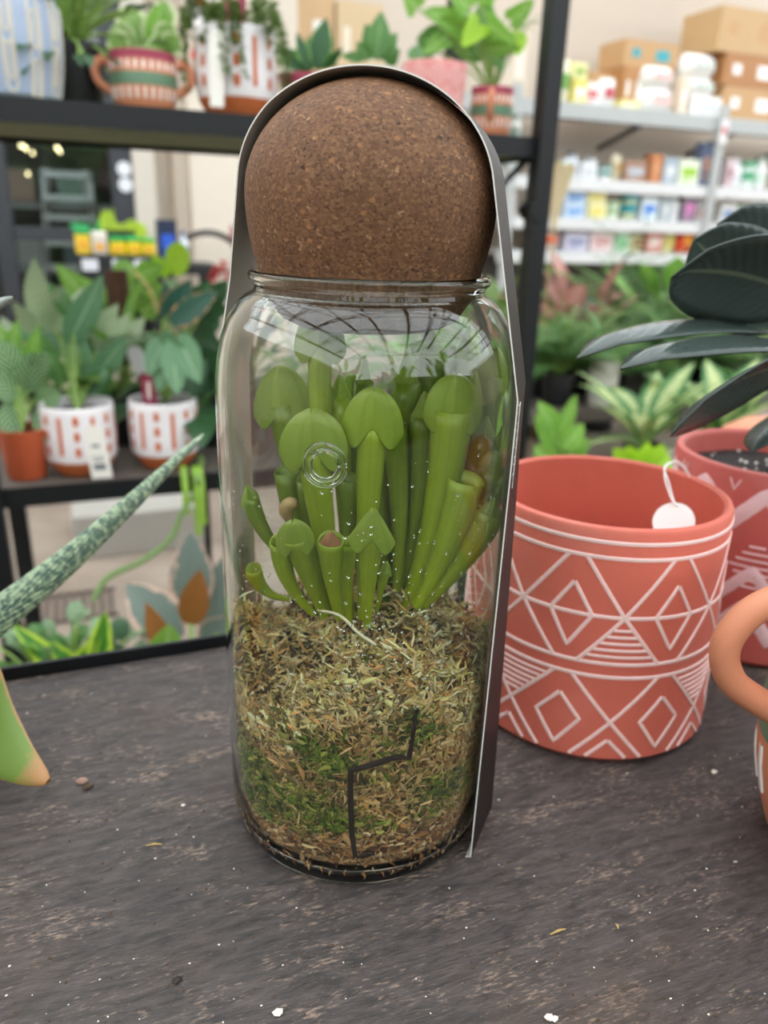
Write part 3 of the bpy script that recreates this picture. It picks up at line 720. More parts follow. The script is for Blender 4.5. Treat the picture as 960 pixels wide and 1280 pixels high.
g2 = MB(); thick(g2, smoothpath([V((.01, -.005, .06)), V((.03, -.012, .085))] + [at(*p[:2], d=p[2])-gl for p in ((-85, 790, .40), (-52, 850, .39), (-22, 905, .38), (18, 948, .372), (60, 977, .366))], 5), (RR*.8+UU*.6).normalized(), .046, .005, lambda t: 1.0 if t < .45 else max(.08, 1-((t-.45)/.55)**1.7*.92))
g2m = leafmat('gasteria_tip', '6f8c3c', 'b98458', 'tip', .45, amt=.035, trans=.08, bump=0)
g2.build('leaf', g2m, gas)
g3 = MB(); thick(g3, smoothpath([V((.0, .01, .06))] + [at(*p[:2], d=p[2])-gl for p in ((-100, 500, .42), (-50, 420, .40), (-10, 385, .39), (18, 372, .385))], 5), UU.copy(), .013, .004, lambda t: (1-t**2)*1.0+.08)
g3.build('leaf', M('grey_leaf', '8d938c', .4, .15, 60), gas)
for k in range(5):
    a = k*1.25+2; g4 = MB(); thick(g4, bez((0, 0, .06), (.05*math.cos(a), .05*math.sin(a), .14), (.10*math.cos(a)-.05, .10*math.sin(a)*.6, .15), 12), zz*.3+V((-math.sin(a), math.cos(a), 0)), .022, .005, lambda t: (1-t**2)+.05)
    g4.build('leaf', gm, gas)

# crumbs on the board
soilc = M('soil_crumb', '4b3a2c', .9, .4, 300); bits = MB()
def blob(mb, c, s, el=1.0):
    vs = []; n = 6; a0 = rnd.random()*3
    for k, (zf, rf) in enumerate(((.0, .6), (.35, 1), (.75, .7))):
        for i in range(n):
            a = a0+2*math.pi*i/n; q = s*rf*rnd.uniform(.75, 1.2); vs.append((c[0]+q*math.cos(a)*el, c[1]+q*math.sin(a), c[2]+zf*s))
    vs.append((c[0], c[1], c[2]+s)); fs = [(k*n+i, k*n+(i+1) % n, (k+1)*n+(i+1) % n, (k+1)*n+i) for k in range(2) for i in range(n)]+[(2*n+i, 2*n+(i+1) % n, 3*n) for i in range(n)]
    mb.add(vs, fs)
def clear_of(p):
    return (p-V((JX, JY, T))).length > .068 and (p-V((PX, PY, T))).length > .078 and (p-V((QX, QY, T))).length > .07
def table_pt():
    while True:
        px, py = rnd.uniform(-20, 980), rnd.uniform(850, 1300)**1.0; p = at(px, py, Z=T)
        if p.y < EDGE-.004 and clear_of(p): return p
for k in range(330): p = table_pt(); blob(bits, p, rnd.uniform(.0002, .0007), rnd.uniform(.7, 1.8))
o = bits.build('soil_crumbs', soilc); tag(o, 'fine brown soil crumbs scattered over the dark board top', 'soil', kind='stuff')
bits = MB()
for k in range(120): p = table_pt(); blob(bits, p, rnd.uniform(.0002, .00045), rnd.uniform(.7, 1.6))
o = bits.build('perlite_specks', M('speck_white', 'd9d3c9', .8, .1), ); tag(o, 'fine white perlite specks scattered over the dark board top', 'perlite', kind='stuff')
wp = M('perlite_chunk', 'ddd3c6', .8, .15, 400)
for (px, py, s, lab, mt_) in ((893, 966, .0016, 'white perlite grain lying on the board in front of the empty pink pot', wp), (348, 1267, .0017, 'white perlite chip on the board below the jar, at the lower edge', wp),
                              (686, 1273, .0015, 'white perlite grain at the lower edge, below the handled pot side', wp), (693, 1274, .0013, 'smaller white perlite grain touching another at the lower edge', wp),
                              (103, 978, .0026, 'pale brown soil crumb on the board near the tip of the broad leaf', M('crumb_pale', 'a08070', .9, .4, 400)), (110, 985, .0022, 'dark brown soil crumb beside the pale crumb near the broad leaf', soilc),
                              (229, 1007, .0009, 'tiny white grain on the board left of the jar foot', wp), (222, 1226, .0017, 'round dark seed on the board at lower left', M('seed', '241a16', .7, .2))):
    mb = MB(); blob(mb, (0, 0, 0), s, 1.3); o = mb.build('perlite_grain' if mt_ is wp else 'soil_crumb', mt_); o.location = at(px, py, Z=T); tag(o, lab, 'crumb')
for (p0, p1, lab) in (((688, 1168), (707, 1161), 'short yellow straw bit on the board between jar and lower edge'), ((770, 1155), (773, 1161), 'tiny green leaf bit on the board below the empty pot'), ((183, 1057), (202, 1055), 'pale wood splinter on the board left of the jar')):
    a = at(*p0, Z=T+.0006); b = at(*p1, Z=T+.0006); mb = MB(); mb.tube([V((0, 0, 0)), (b-a)*.5+V((0, 0, .0006)), b-a], [.0003, .0005, .0002], 6); o = mb.build('straw', M('straw', 'b89a58', .7, .2)); o.location = a; tag(o, lab, 'straw')
# ------------------------------------------------------------------ the greenhouse shop
def concrete():
    t = NT('concrete_floor'); v = t.co(); n = t.noise(2.5, 5, .65, v); n2 = t.noise(40, 4, .6, v)
    c = t.ramp(n, [(.3, '85766a'), (.5, '9d8d7e'), (.7, 'aea093')]); c = t.mix(t.math('MULTIPLY', n2, .3), c, lin('6f635a'))
    t.pbr(c, .7, t.bump(n2, .1, .002)); return t.m
X0, X1, Y0, YL, YR_, XS = -3.0, 8.5, -4.0, 3.9, 5.75, 1.05
wallm = M('beige_plaster', 'd6cabb', .85, .05, 2)
wallm2 = M('dull_beige_plaster', 'cbbdae', .85, .05, 2)
struct(MB().box(((X0+X1)/2, (Y0+YR_)/2, -.05), (X1-X0+.2, YR_-Y0+.2, .1)).build('floor', concrete(), smooth=False))
# left wall with a big dark framed window
wx0, wx1, wz0, wz1 = at(-60, 300, Y=YL).x, at(168, 300, Y=YL).x, .52, 2.3
wl = MB().box(((X0+wx0)/2, YL+.08, 1.5), (wx0-X0, .16, 3.0)).box(((wx0+wx1)/2, YL+.08, wz0/2), (wx1-wx0, .16, wz0)).box(((wx0+wx1)/2, YL+.08, (wz1+3)/2), (wx1-wx0, .16, 3-wz1)).box(((wx1+XS)/2, YL+.08, 1.5), (XS-wx1, .16, 3.0))
struct(wl.build('wall_left_rear', wallm, smooth=False))
struct(MB().box((XS-.08, (YL+.16+YR_)/2, 1.5), (.16, YR_-YL-.16, 3)).build('wall_return', wallm, smooth=False))
struct(MB().box(((XS+X1)/2, YR_+.06, 1.6), (X1-XS, .12, 3.2)).build('wall_rear', wallm2, smooth=False))
struct(MB().box((X1+.06, (Y0+YR_)/2, 1.2), (.12, YR_-Y0, 2.4)).build('wall_right', wallm2, smooth=False))
struct(MB().box((X0-.06, (Y0+YL)/2, 1.2), (.12, YL-Y0, 2.4)).build('wall_left', wallm, smooth=False))
struct(MB().box(((X0+X1)/2, Y0-.06, 1.0), (X1-X0, .12, 2.0)).build('wall_front', M('dark_shop_wall', '5b5a52', .8, .2, 2), smooth=False))
# pilaster and pipe on the left wall
a, b = at(168, 250, Y=YL-.03).x, at(196, 250, Y=YL-.03).x
struct(MB().box(((a+b)/2, YL-.03, 1.5), (b-a, .06, 3.0)).build('trim_1', M('cream_post', 'd2cabd', .7, .05), bevel=.004))
a, b = at(226, 250, Y=YL-.04).x, at(238, 250, Y=YL-.04).x
struct(MB().tube([((a+b)/2-.06, YL-.05, 0), ((a+b)/2-.06, YL-.05, 3)], .045, 16).build('trim_2', M('cream_pipe', 'c9b8a2', .6, .05)))
a, b = at(238, 250, Y=YL-.02).x, at(330, 250, Y=YL-.02).x
struct(MB().box(((a+b)/2, YL-.02, 1.5), (b-a, .04, 3.0)).build('trim_3', M('cream_panel', 'e2d6c6', .7, .03), bevel=.004))
# window: frame, transom, panes
wf = MB(); wc = (wx0+wx1)/2; framem = M('graphite_frame', '33363b', .5, .1)
for x, wd in ((at(8, 300, Y=YL).x, .075), (wx1-.035, .09), (wx0+.03, .06)): wf.box((x, YL-.01, (wz0+wz1)/2), (wd, .08, wz1-wz0))
wf.box((wc, YL-.01, wz0+.05), (wx1-wx0, .08, .10)).box((wc, YL-.01, wz1-.04), (wx1-wx0, .08, .08))
za = at(50, 292, Y=YL).z; xa, xb = at(15, 292, Y=YL).x, at(92, 292, Y=YL).x
wf.box(((xa+xb)/2, YL-.01, za), (xb-xa, .08, .055))
win = struct(wf.build('window_1', framem, bevel=.003))
pane_t = NT('window_pane'); tb = pane_t.n('ShaderNodeBsdfTransparent', {'Color': (.86, .90, .90, 1)}); gb = pane_t.n('ShaderNodeBsdfGlossy', {'Roughness': .02})
fr_ = pane_t.n('ShaderNodeFresnel', {'IOR': 1.5}); mx = pane_t.n('ShaderNodeMixShader', {0: fr_.outputs[0], 1: tb.outputs[0], 2: gb.outputs[0]}); pane_t.t.links.new(mx.outputs[0], pane_t.out.inputs[0])
MB().box((wc, YL+.02, (wz0+wz1)/2), (wx1-wx0-.02, .006, wz1-wz0-.1)).build('pane', pane_t.m, win, smooth=False)
# the dim room behind it
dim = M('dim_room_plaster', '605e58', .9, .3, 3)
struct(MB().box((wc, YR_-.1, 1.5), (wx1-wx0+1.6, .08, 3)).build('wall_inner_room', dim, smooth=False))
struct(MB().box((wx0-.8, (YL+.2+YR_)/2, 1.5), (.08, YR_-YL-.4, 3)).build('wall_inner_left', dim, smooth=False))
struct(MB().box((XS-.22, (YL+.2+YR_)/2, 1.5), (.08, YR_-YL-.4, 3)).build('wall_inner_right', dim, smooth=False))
# stickers on the frame
for (px, py, lab) in ((155, 211, 'small round white sticker on the dark window frame, the upper one'), (157, 231, 'small round white sticker on the dark window frame, the lower one')):
    p = at(px, py, Y=YL-.0505); mb = MB(); mb.tube([(0, .0, 0), (0, -.003, 0)], .03, 24); o = mb.build('sticker', M('sticker_white', 'e2e4ea', .4, .03)); o.location = p; tag(o, lab, 'sticker')
# step ladder behind the pane
alu = M('aluminium', 'd5dada', .45, .05, 30)
lad = thing('step_ladder', V((at(76, 212, Y=4.5).x+.02, 4.5, 0)), 'tall aluminium step ladder standing behind the window pane', 'ladder')
tz = at(66, 212, Y=4.5).z
for s in (-1, 1):
    MB().tube([(s*.24, -.05, 0), (s*.09, 0, tz)], .022, 8).build('rail', alu, lad); MB().tube([(s*.24, .45, 0), (s*.09, .06, tz)], .018, 8).build('rail', alu, lad)
for k in range(8):
    z = .2+k*(tz-.3)/8; w_ = .24-.15*z/tz; MB().box((0, -.05+.05*z/tz, z), (2*w_, .09, .03)).build('step', alu, lad)
MB().box((0, 0, tz-.13), (.24, .10, .03)).box((0, -.03, tz-.02), (.24, .02, .03)).box((-.11, -.03, tz-.08), (.02, .02, .12)).box((.11, -.03, tz-.08), (.02, .02, .12)).build('top_tray', M('pale_aluminium', 'd5dbdb', .4, .05, metal=.3), lad)
# inner shelving and goods (dim)
ish = thing('shelving_unit', V((at(110, 300, Y=5.2).x, 5.25, 0)), 'dim grey shelving behind the window, right of the step ladder', 'shelves')
for s in (-.45, .45): MB().box((s, 0, 1.1), (.04, .3, 2.2)).build('post', alu, ish)
for z in (.35, .75, 1.1, 1.45, 1.8): MB().box((0, 0, z), (.9, .34, .03)).build('shelf', M('grey_shelf', '7f8688', .6, .1), ish)
ic = ['6f8a80', '9aa0a0', '8a7a70', '506a62', 'a8a8a0', '5f6d75']
for k in range(12):
    z = (.365, .765, 1.115, 1.465)[k % 4]; x = -.36+(k//4)*.32
    o = MB().box((0, 0, .09), (.2, .2, .17)).build('storage_box', M('dim_box_%d' % (k % 6), ic[k % 6], .6, .1), bevel=.004); o.location = V(ish.location)+V((x, 0, z+.0)); tag(o, 'dim storage box on the grey shelving behind the window pane', 'box', 'boxes behind the window')
bulbm = M('bulb_glow', 'fff0c8', .5, .02, emit='ffe9b0', es=6)
for (px, py) in ((15, 169), (20, 173), (26, 183), (33, 187), (41, 192), (60, 169), (62, 175), (71, 185), (75, 190), (35, 218), (30, 184), (73, 187)):
    mb = MB(); mb.lathe([(0, -.007), (.005, -.005), (.0075, 0), (.005, .006), (.0025, .009), (.0025, .015), (0, .015)], 10); o = mb.build('light_bulb', bulbm); o.location = at(px, py, Y=4.9); tag(o, 'small glowing bulb of the string lights behind the window pane', 'light bulb', 'string lights in the dim room')
ld = bpy.data.lights.new('ladder_fill_light', 'POINT'); ld.energy = 22; ld.shadow_soft_size = .12; ld.color = (1, .93, .82); lo_ = bpy.data.objects.new('ladder_fill_light', ld); C.objects.link(lo_); lo_.location = (wc-.3, 4.35, 2.5)  # added point light with no visible fitting, brightens the ladder behind the pane
# roof: trusses, rafters, glazing
rf = MB()
def rz0(x): return 3.3 + .28*(1-abs(((x-X0) % 3.8)/1.9-1))*1.9*1.6
for k in range(13):
    x = X0+k*.95; z = rz0(x); rf.box((x, (Y0+YR_)/2, z), (.07, YR_-Y0+.3, .10))
for j in range(9):
    y = Y0+.2+j*1.2
    for k in range(6): 
        xa = X0+k*1.9; xb = xa+1.9; rf.tube([(xa, y, rz0(xa)), (xb, y, rz0(xb))], .035, 6)
    for k in range(3):
        xa = X0+k*3.8; rf.tube([(xa, y, 3.3), (xa+3.8, y, 3.3)], .03, 6); xm = xa+1.9
        for q in range(4):
            x1 = xa+.38+q*.95; rf.tube([(x1, y, 3.3), (x1+.47, y, rz0(x1+.47))], .018, 5); rf.tube([(x1+.47, y, rz0(x1+.47)), (x1+.9, y, 3.3)], .018, 5)
struct(rf.build('ceiling_frame', M('roof_steel', '6c7070', .5, .1), smooth=False))
gl_ = MB(); rows = []
for k in range(7): xa = X0+k*1.9; rows.append([V((min(xa, X1), y, rz0(min(xa, X1-.01))+.06)) for y in (Y0-.15, YR_+.15)])
gt = NT('roof_glazing'); tb = gt.n('ShaderNodeBsdfTransparent', {'Color': (.95, .96, .96, 1)}); tl = gt.n('ShaderNodeBsdfTranslucent', {'Color': (.9, .92, .92, 1)}); mx = gt.n('ShaderNodeMixShader', {0: .12, 1: tb.outputs[0], 2: tl.outputs[0]}); gt.t.links.new(mx.outputs[0], gt.out.inputs[0])
struct(gl_.grid(rows).build('ceiling', gt.m, smooth=False))

# ------------------------------------------------------------------ steel shop shelving at the rear right
SY = 5.0; steel = M('light_grey_steel', 'b4b7b6', .5, .06, 10); lipm = M('white_price_rail', 'dcdcdc', .5, .1, 14)
SZ = [1.862, 1.405, 1.148, .922]
shx0, shx1 = 1.15, 6.4
shel = thing('shop_shelving', V((0, SY, 0)), 'long light grey steel shop shelving with price rails against the rear wall', 'shelves')
for zi, z in enumerate(SZ):
    dep = .62 if zi == 0 else .42; x0_ = shx0 if zi == 0 else 2.75
    MB().box(((x0_+shx1)/2, dep/2, z-.012), (shx1-x0_, dep, .022)).build('shelf', steel, shel, bevel=.002)
    mb = MB().box(((x0_+shx1)/2, -.008, z-.045), (shx1-x0_, .016, .075 if zi else .10)); mb.build('price_rail', steel if zi == 0 else lipm, shel, bevel=.003)
MB().box(((2.75+shx1)/2, .3, .45), (shx1-2.75, .04, .86)).build('back_panel', M('dark_back_panel', '4a4542', .7, .1), shel)
xp = at(903, 150, Y=SY-.02).x
perf = MB()
for x in (xp, 2.8, 6.3, 1.2):
    mb = MB().box((x, -.03, .97), (.065, .03, 1.94))
    for k in range(34): mb.box((x, -.0455, .1+k*.055), (.012, .002, .03))
    mb.build('upright', [steel], shel)
for x in (3.9, 4.75, 5.5): MB().box((x, .35, 1.72), (.03, .5, .03), rx=-.25).build('bracket', M('dark_bracket', '45474a', .5, .1), shel)
pm_cache = {}
def pm(h): return M('goods_'+h, h, .45, .08, 8)
def goods(kind, x0, x1, y0, y1, z, col, acc, label, depth=None, Y=SY+.03, rz=0.0):
    """a pack standing on a shelf; x0..x1 wide and y0..y1 tall as the photo shows it"""
    yc = (y0+y1)/2; A = at(x0, yc, Y=Y); B = at(x1, yc, Y=Y); W = (B-A).length*.97; zb = at((x0+x1)/2, y1, Y=Y).z; zt = at((x0+x1)/2, y0, Y=Y).z
    Hh = zt-zb; D_ = depth or min(.3, max(.09, W*.7)); c = V(((A.x+B.x)/2, Y+D_/2, z)); mats = [pm(col), pm(acc)]; mb = MB()
    if kind == 'carton':
        mb.box((0, 0, Hh/2), (W, D_, Hh)); mb.k = 1; mb.box((0, -D_/2-.0012, Hh*.5), (W*.7, .002, Hh*.34)); mb.box((-W*.1, -D_/2-.0012, Hh*.2), (W*.4, .002, Hh*.1)); name, bev = 'carton', .003
    elif kind == 'cardboard_box':
        mb.box((0, 0, Hh/2), (W, D_, Hh)); mb.box((0, 0, Hh+.0008), (W, .05, .002)); mb.k = 1; mb.box((W*.22, -D_/2-.0012, Hh*.5), (W*.26, .002, Hh*.42)); mb.box((-W*.28, -D_/2-.0012, Hh*.52), (W*.15, .002, Hh*.34)); name, bev = 'cardboard_box', .004
    elif kind == 'bottle':
        r = W/2; mb.lathe([(0, 0), (r*.9, 0), (r, Hh*.04), (r, Hh*.62), (r*.85, Hh*.72), (r*.38, Hh*.8), (r*.36, Hh*.86), (0, Hh*.86)], 20); mb.k = 1; mb.lathe([(0, Hh*.86), (r*.42, Hh*.86), (r*.42, Hh), (0, Hh)], 16); mb.lathe([(r*1.01, Hh*.15), (r*1.01, Hh*.5)], 20); name, bev = 'bottle', 0
    elif kind == 'jug':
        mb.box((0, 0, Hh*.36), (W, D_*.7, Hh*.72), taper=.86); mb.tube([(0, 0, Hh*.7), (0, 0, Hh*.86)], W*.17, 14); mb.tube(smoothpath([(W*.12, 0, Hh*.84), (W*.38, 0, Hh*.8), (W*.4, 0, Hh*.62)], 5), W*.07, 8); mb.k = 1; mb.tube([(0, 0, Hh*.86), (0, 0, Hh)], W*.2, 14); mb.box((0, -D_*.34, Hh*.3), (W*.6, .008, Hh*.34)); name, bev = 'jug', .006
    elif kind == 'bag':
        rows = []
        for i in range(9):
            t = i/8; q = .8+.2*math.sin(math.pi*min(1, t*1.05+.02))**.5; th_ = D_*.5*math.sin(math.pi*(t*.9+.06))**.6
            rows.append([V((math.cos(a_)*W/2*q*(1 if abs(math.cos(a_)) > .3 else 1), math.sin(a_)*th_, t*Hh)) for a_ in [2*math.pi*j/20 for j in range(21)]])
        mb.grid(rows); mb.box((0, 0, Hh-.006), (W*.84, .012, .012)); mb.k = 1; mb.box((0, -D_*.47, Hh*.5), (W*.5, .012, Hh*.35)); name, bev = 'bag', 0
    elif kind == 'tub':
        r = W/2; mb.lathe([(0, 0), (r*.85, 0), (r*.97, Hh*.8), (0, Hh*.8)], 24); mb.k = 1; mb.lathe([(0, Hh*.8), (r*1.02, Hh*.8), (r*1.02, Hh), (0, Hh)], 24); mb.lathe([(r*.93, Hh*.3), (r*.97, Hh*.62)], 24); name, bev = 'tub', 0
    o = mb.build(name, mats, smooth=kind not in ('carton', 'cardboard_box'), bevel=bev); o.location = c; o.rotation_euler.z = rz; tag(o, label, {'cardboard_box': 'box'}.get(name, name)); o['group'] = 'goods on the shop shelving'
    return o
top_ = SZ[0]; W_ = 'f2f1ee'; CB = 'c39a6b'; CD = 'b5814f'
def zpx(px, py, Y=SY+.03): return at(px, py, Y=Y).z
# goods: (kind, x0, x1, y0, y1, z or None = on shelf, colour, accent, label, depth)
G0 = [('bag', 700, 716, 72, 128, None, 'e9e6c8', '6fa34a', 'upright white and green bag at the left end of the top shop shelf'),
 ('carton', 717, 735, 96, 128, None, 'e4d870', W_, 'lower pale yellow carton in the small stack beside the garden bag on the top shelf'),
 ('carton', 717, 735, 74, 95, 0, 'ece6a6', '8fb15a', 'upper pale yellow carton in the small stack beside the garden bag on the top shelf'),
 ('carton', 733, 750, 100, 130, None, W_, 'd86a70', 'small white carton with red print standing in front of the longest cardboard box'),
 ('bag', 752, 774, 92, 130, None, W_, 'c4505c', 'white bag with dark red print leaning on the lower labelled cardboard box'),
 ('cardboard_box', 738, 782, 78, 129, None, CB, CB, 'wide plain cardboard box on the top shelf behind the small red printed packs', .3, .22),
 ('cardboard_box', 779, 808, 74, 132, None, CD, W_, 'cardboard box with white label on the top shelf, under the box with teal labels', .28, .1),
 ('cardboard_box', 781, 850, 38, 73, 0, CB, '3fa3ae', 'cardboard box with two teal labels, resting on a labelled cardboard box', .3, .12),
 ('carton', 776, 800, 121, 133, None, 'e9e29a', 'f3f0d2', 'low pale yellow carton lying in front of the white labelled cardboard box'),
 ('bag', 809, 850, 101, 135, None, W_, 'f0c0bc', 'lower of two plump white bags with pink print on the top shelf'),
 ('bag', 811, 851, 75, 101, 0, W_, 'f0c4c0', 'upper of two plump white bags with pink print on the top shelf'),
 ('carton', 852, 861, 88, 137, None, 'ecd9c2', 'f4efe8', 'narrow cream carton squeezed between the two white stacks on the top shelf'),
 ('carton', 864, 903, 113, 139, None, W_, 'd5d8e0', 'bottom white pack of the stack of three on the top shelf'),
 ('bag', 863, 904, 88, 113, 0, W_, 'c9d2c8', 'middle white pack of the stack of three on the top shelf'),
 ('bag', 862, 906, 58, 88, 0, W_, 'd3d9d2', 'topmost white pack of the stack of three on the top shelf'),
 ('cardboard_box', 903, 975, 101, 143, None, CB, W_, 'lowest cardboard box of the stack at the right end of the top shelf', .34),
 ('cardboard_box', 906, 978, 59, 100, 0, 'b07a4a', W_, 'darker middle cardboard box with stickers in the right end stack on the top shelf', .34),
 ('cardboard_box', 900, 985, 0, 58, 0, 'c6a274', CB, 'big topmost cardboard box of the right end stack on the top shelf', .4),
 ('cardboard_box', 352, 418, -30, 76, None, 'c9a67c', W_, 'tall cardboard box with white label on the top shelf, behind the pointed green plant'),
 ('cardboard_box', 420, 480, -20, 82, None, 'd0b68f', 'e6dcc8', 'pale cardboard box on the top shelf, above the cork ball'),
 ('cardboard_box', 620, 662, 30, 120, None, 'd7c8b4', 'e8e0d4', 'pale box on the top shelf just left of the black post')]
G1 = [('jug', 706, 725, 194, 228, None, 'dfe6ee', '56708c', 'white jug with blue cap at the left end of the second shelf'), ('jug', 728, 749, 199, 229, None, 'e6e7e9', 'cfd2d6', 'all white jug beside the blue capped jug on the second shelf'),
 ('tub', 751, 767, 212, 230, None, W_, '3d8a84', 'small white tub with teal band on the second shelf'), ('bag', 767, 779, 198, 231, None, 'ddd2b4', 'b9955c', 'cream bag beside the teal banded tub on the second shelf'),
 ('carton', 780, 808, 206, 232, None, 'a9846e', 'b9bfc8', 'brown carton with grey window on the second shelf'), ('carton', 813, 827, 197, 233, None, 'c98354', 'd39468', 'upright copper coloured carton on the second shelf'),
 ('carton', 829, 846, 201, 234, None, 'a9b6c2', 'e0e4e8', 'grey blue carton between the copper and the lime cartons'), ('carton', 848, 874, 203, 235, None, 'e6ecd8', 'a3cf3c', 'white carton with lime green print on the second shelf'),
 ('carton', 876, 893, 182, 236, None, '6a7794', 'c99a8a', 'tall slate blue carton beside the perforated upright on the second shelf'),
 ('carton', 907, 917, 202, 238, None, 'dcc6c8', 'b08890', 'slim pink grey carton right of the upright on the second shelf'), ('bottle', 918, 930, 202, 239, None, 'f0f1f2', 'e4e6ea', 'white bottle right of the slim pink grey carton on the second shelf'),
 ('tub', 931, 946, 205, 239, None, 'dfe9e4', '58b082', 'white tub with green band on the second shelf'), ('bottle', 948, 961, 200, 240, None, 'f1f1f2', 'd8ebdc', 'white bottle at the right edge of the second shelf'),
 ('tub', 628, 645, 196, 224, None, 'e8e6e2', '9ab0a2', 'white tub seen left of the black post on the second shelf'), ('carton', 606, 625, 204, 224, None, 'd8d0c4', 'b86c60', 'cream carton beside the cork ball on the second shelf')]
G2 = [('bag', 676, 694, 245, 273, None, 'e6e0de', 'd24a4a', 'white bag with red print at the left end of the third shelf'),
 ('carton', 705, 732, 257, 274, None, 'c9dbf0', '6f9fd8', 'lower blue and white carton of a pair on the third shelf'), ('carton', 706, 733, 240, 256, 0, 'c9dbf0', '5f93d2', 'upper blue and white carton of a pair on the third shelf'),
 ('carton', 735, 758, 257, 275, None, 'f0e9b0', 'e6d468', 'lower yellow carton of a pair on the third shelf'), ('carton', 735, 758, 240, 256, 0, 'f0e9b0', 'e8d978', 'upper yellow carton of a pair on the third shelf'),
 ('tub', 760, 777, 253, 275, None, 'dfe8d6', 'a9c79a', 'pale green tub beside the yellow cartons on the third shelf'), ('tub', 780, 799, 245, 276, None, 'b9c4a0', '2f93a0', 'teal banded tub on the third shelf'),
 ('carton', 802, 822, 247, 276, None, 'dfe9f2', '4d8fe0', 'white carton with bright blue print on the third shelf'), ('carton', 825, 840, 247, 277, None, 'aeb8bd', 'd4d9dc', 'grey carton left of the first tall white bottle on the third shelf'),
 ('bottle', 842, 852, 242, 278, None, 'f2f2f2', 'e8e8ea', 'white bottle left of the pink printed carton on the third shelf'), ('carton', 854, 871, 243, 278, None, '8d7f8c', 'd783bd', 'grey carton with pink print on the third shelf'),
 ('bottle', 873, 883, 244, 279, None, 'f2f2f2', 'e4c8c0', 'white bottle right of the pink printed carton on the third shelf'), ('jug', 903, 926, 245, 281, None, 'ecebe8', '7f9cc8', 'white jug with blue label right of the upright on the third shelf'),
 ('tub', 927, 942, 258, 282, None, 'e6ecdc', '4ab28a', 'low green banded tub on the third shelf'), ('bottle', 944, 953, 246, 282, None, 'f1efea', 'e9dfcf', 'white bottle beside the green banded tub on the third shelf'), ('bottle', 955, 966, 246, 283, None, 'efeff4', 'a79cc8', 'white bottle with lilac label at the right edge of the third shelf'),
 ('carton', 627, 645, 242, 270, None, 'e3dcd8', 'b9847c', 'pale carton seen left of the black post on the third shelf')]
G3 = [('bag', 676, 703, 287, 315, None, 'ecd9cc', 'e0552c', 'white bag with red and orange print at the left end of the fourth shelf'), ('carton', 706, 735, 293, 316, None, 'cdc9da', '8f93b4', 'lilac grey carton on the fourth shelf'),
 ('carton', 738, 767, 291, 317, None, 'e8d5d4', 'cf9c9c', 'pale pink carton on the fourth shelf'), ('carton', 769, 786, 292, 318, None, 'b8dcbc', '82bf8c', 'mint green carton on the fourth shelf'), ('bag', 788, 806, 294, 319, None, 'd9d2a8', '9a7a4c', 'sand coloured bag on the fourth shelf'),
 ('carton', 808, 827, 293, 320, None, 'd98a8c', 'f0d8d4', 'rose red carton on the fourth shelf'), ('bag', 829, 847, 292, 321, None, 'e3dc9c', 'c9b85c', 'pale yellow bag on the fourth shelf'), ('bag', 849, 871, 288, 322, None, 'e0452c', 'ef9a2c', 'bright red and orange bag on the fourth shelf beside the rubber plant leaf'),
 ('carton', 945, 968, 290, 326, None, 'dccac4', 'b9a09c', 'dull pink carton at the right edge of the fourth shelf')]
for shelf_i, G in enumerate((G0, G1, G2, G3)):
    ptop = 0
    for g in G:
        kind, x0, x1, y0, y1, z, col, acc, lab = g[:9]; dep = g[9] if len(g) > 9 else None; Yg = SY+.03+(g[10] if len(g) > 10 else 0)
        if kind in ('carton', 'cardboard_box') and z == 0 and dep is None: pass
        zz0 = SZ[shelf_i] if z is None else ptop+.001
        go_ = goods(kind, x0, x1, y0, y1, zz0, col, acc, lab, dep, Yg); ptop = zz0+max(v_.co.z for v_ in go_.data.vertices)
sg = at(905, 165, Y=SY-.06); o = MB().box((0, 0, 0), (.075, .003, .16)).build('shelf_sign', M('white_sign', 'e6e2e2', .5, .03), bevel=.001); o.location = sg; tag(o, 'small white sign with red mark fixed on the perforated shelving upright', 'sign')
MB().tube([(0, -.002, .01), (0, -.0035, .01)], .024, 20).tube([(0, -.0035, .01), (0, -.0045, .01)], .012, 20).build('red_mark', M('sign_red', 'cc5a5a', .5, .05), o)
# two cut bouquets wrapped in kraft paper hang by the black post
for (px, py, r_, c1, lab) in ((697, 235, .055, 'd8cdb2', 'cream paper wrapped bunch beside the black post, in front of the shop shelves'),):
    p = at(px, py, Y=2.6); bq = thing('wrapped_bunch', p, lab, 'bunch'); mb = MB()
    mb.lathe([(.01, -.14), (.02, -.06), (.05, .04), (.062, .07), (.05, .068), (.012, -.05)], 18); mb.build('paper_wrap', M('kraft_cream', 'd3bf9c', .8, .1), bq)
    f = MB()
    for k in range(16): a_ = rnd.uniform(0, 6.28); f.leaf((0, 0, .03), (math.cos(a_)*.6, math.sin(a_)*.6, 1), .08, .028, .5, 'ovate')
    f.build('foliage', leafmat('cream_green', 'c6c88a', 'e6dfc0', 'center'), bq)
    MB().tube([(0, 0, -.13), (0, 0, -p.z+.001)], .004, 6).build('stake', M('cane', 'b39a6a'), bq)

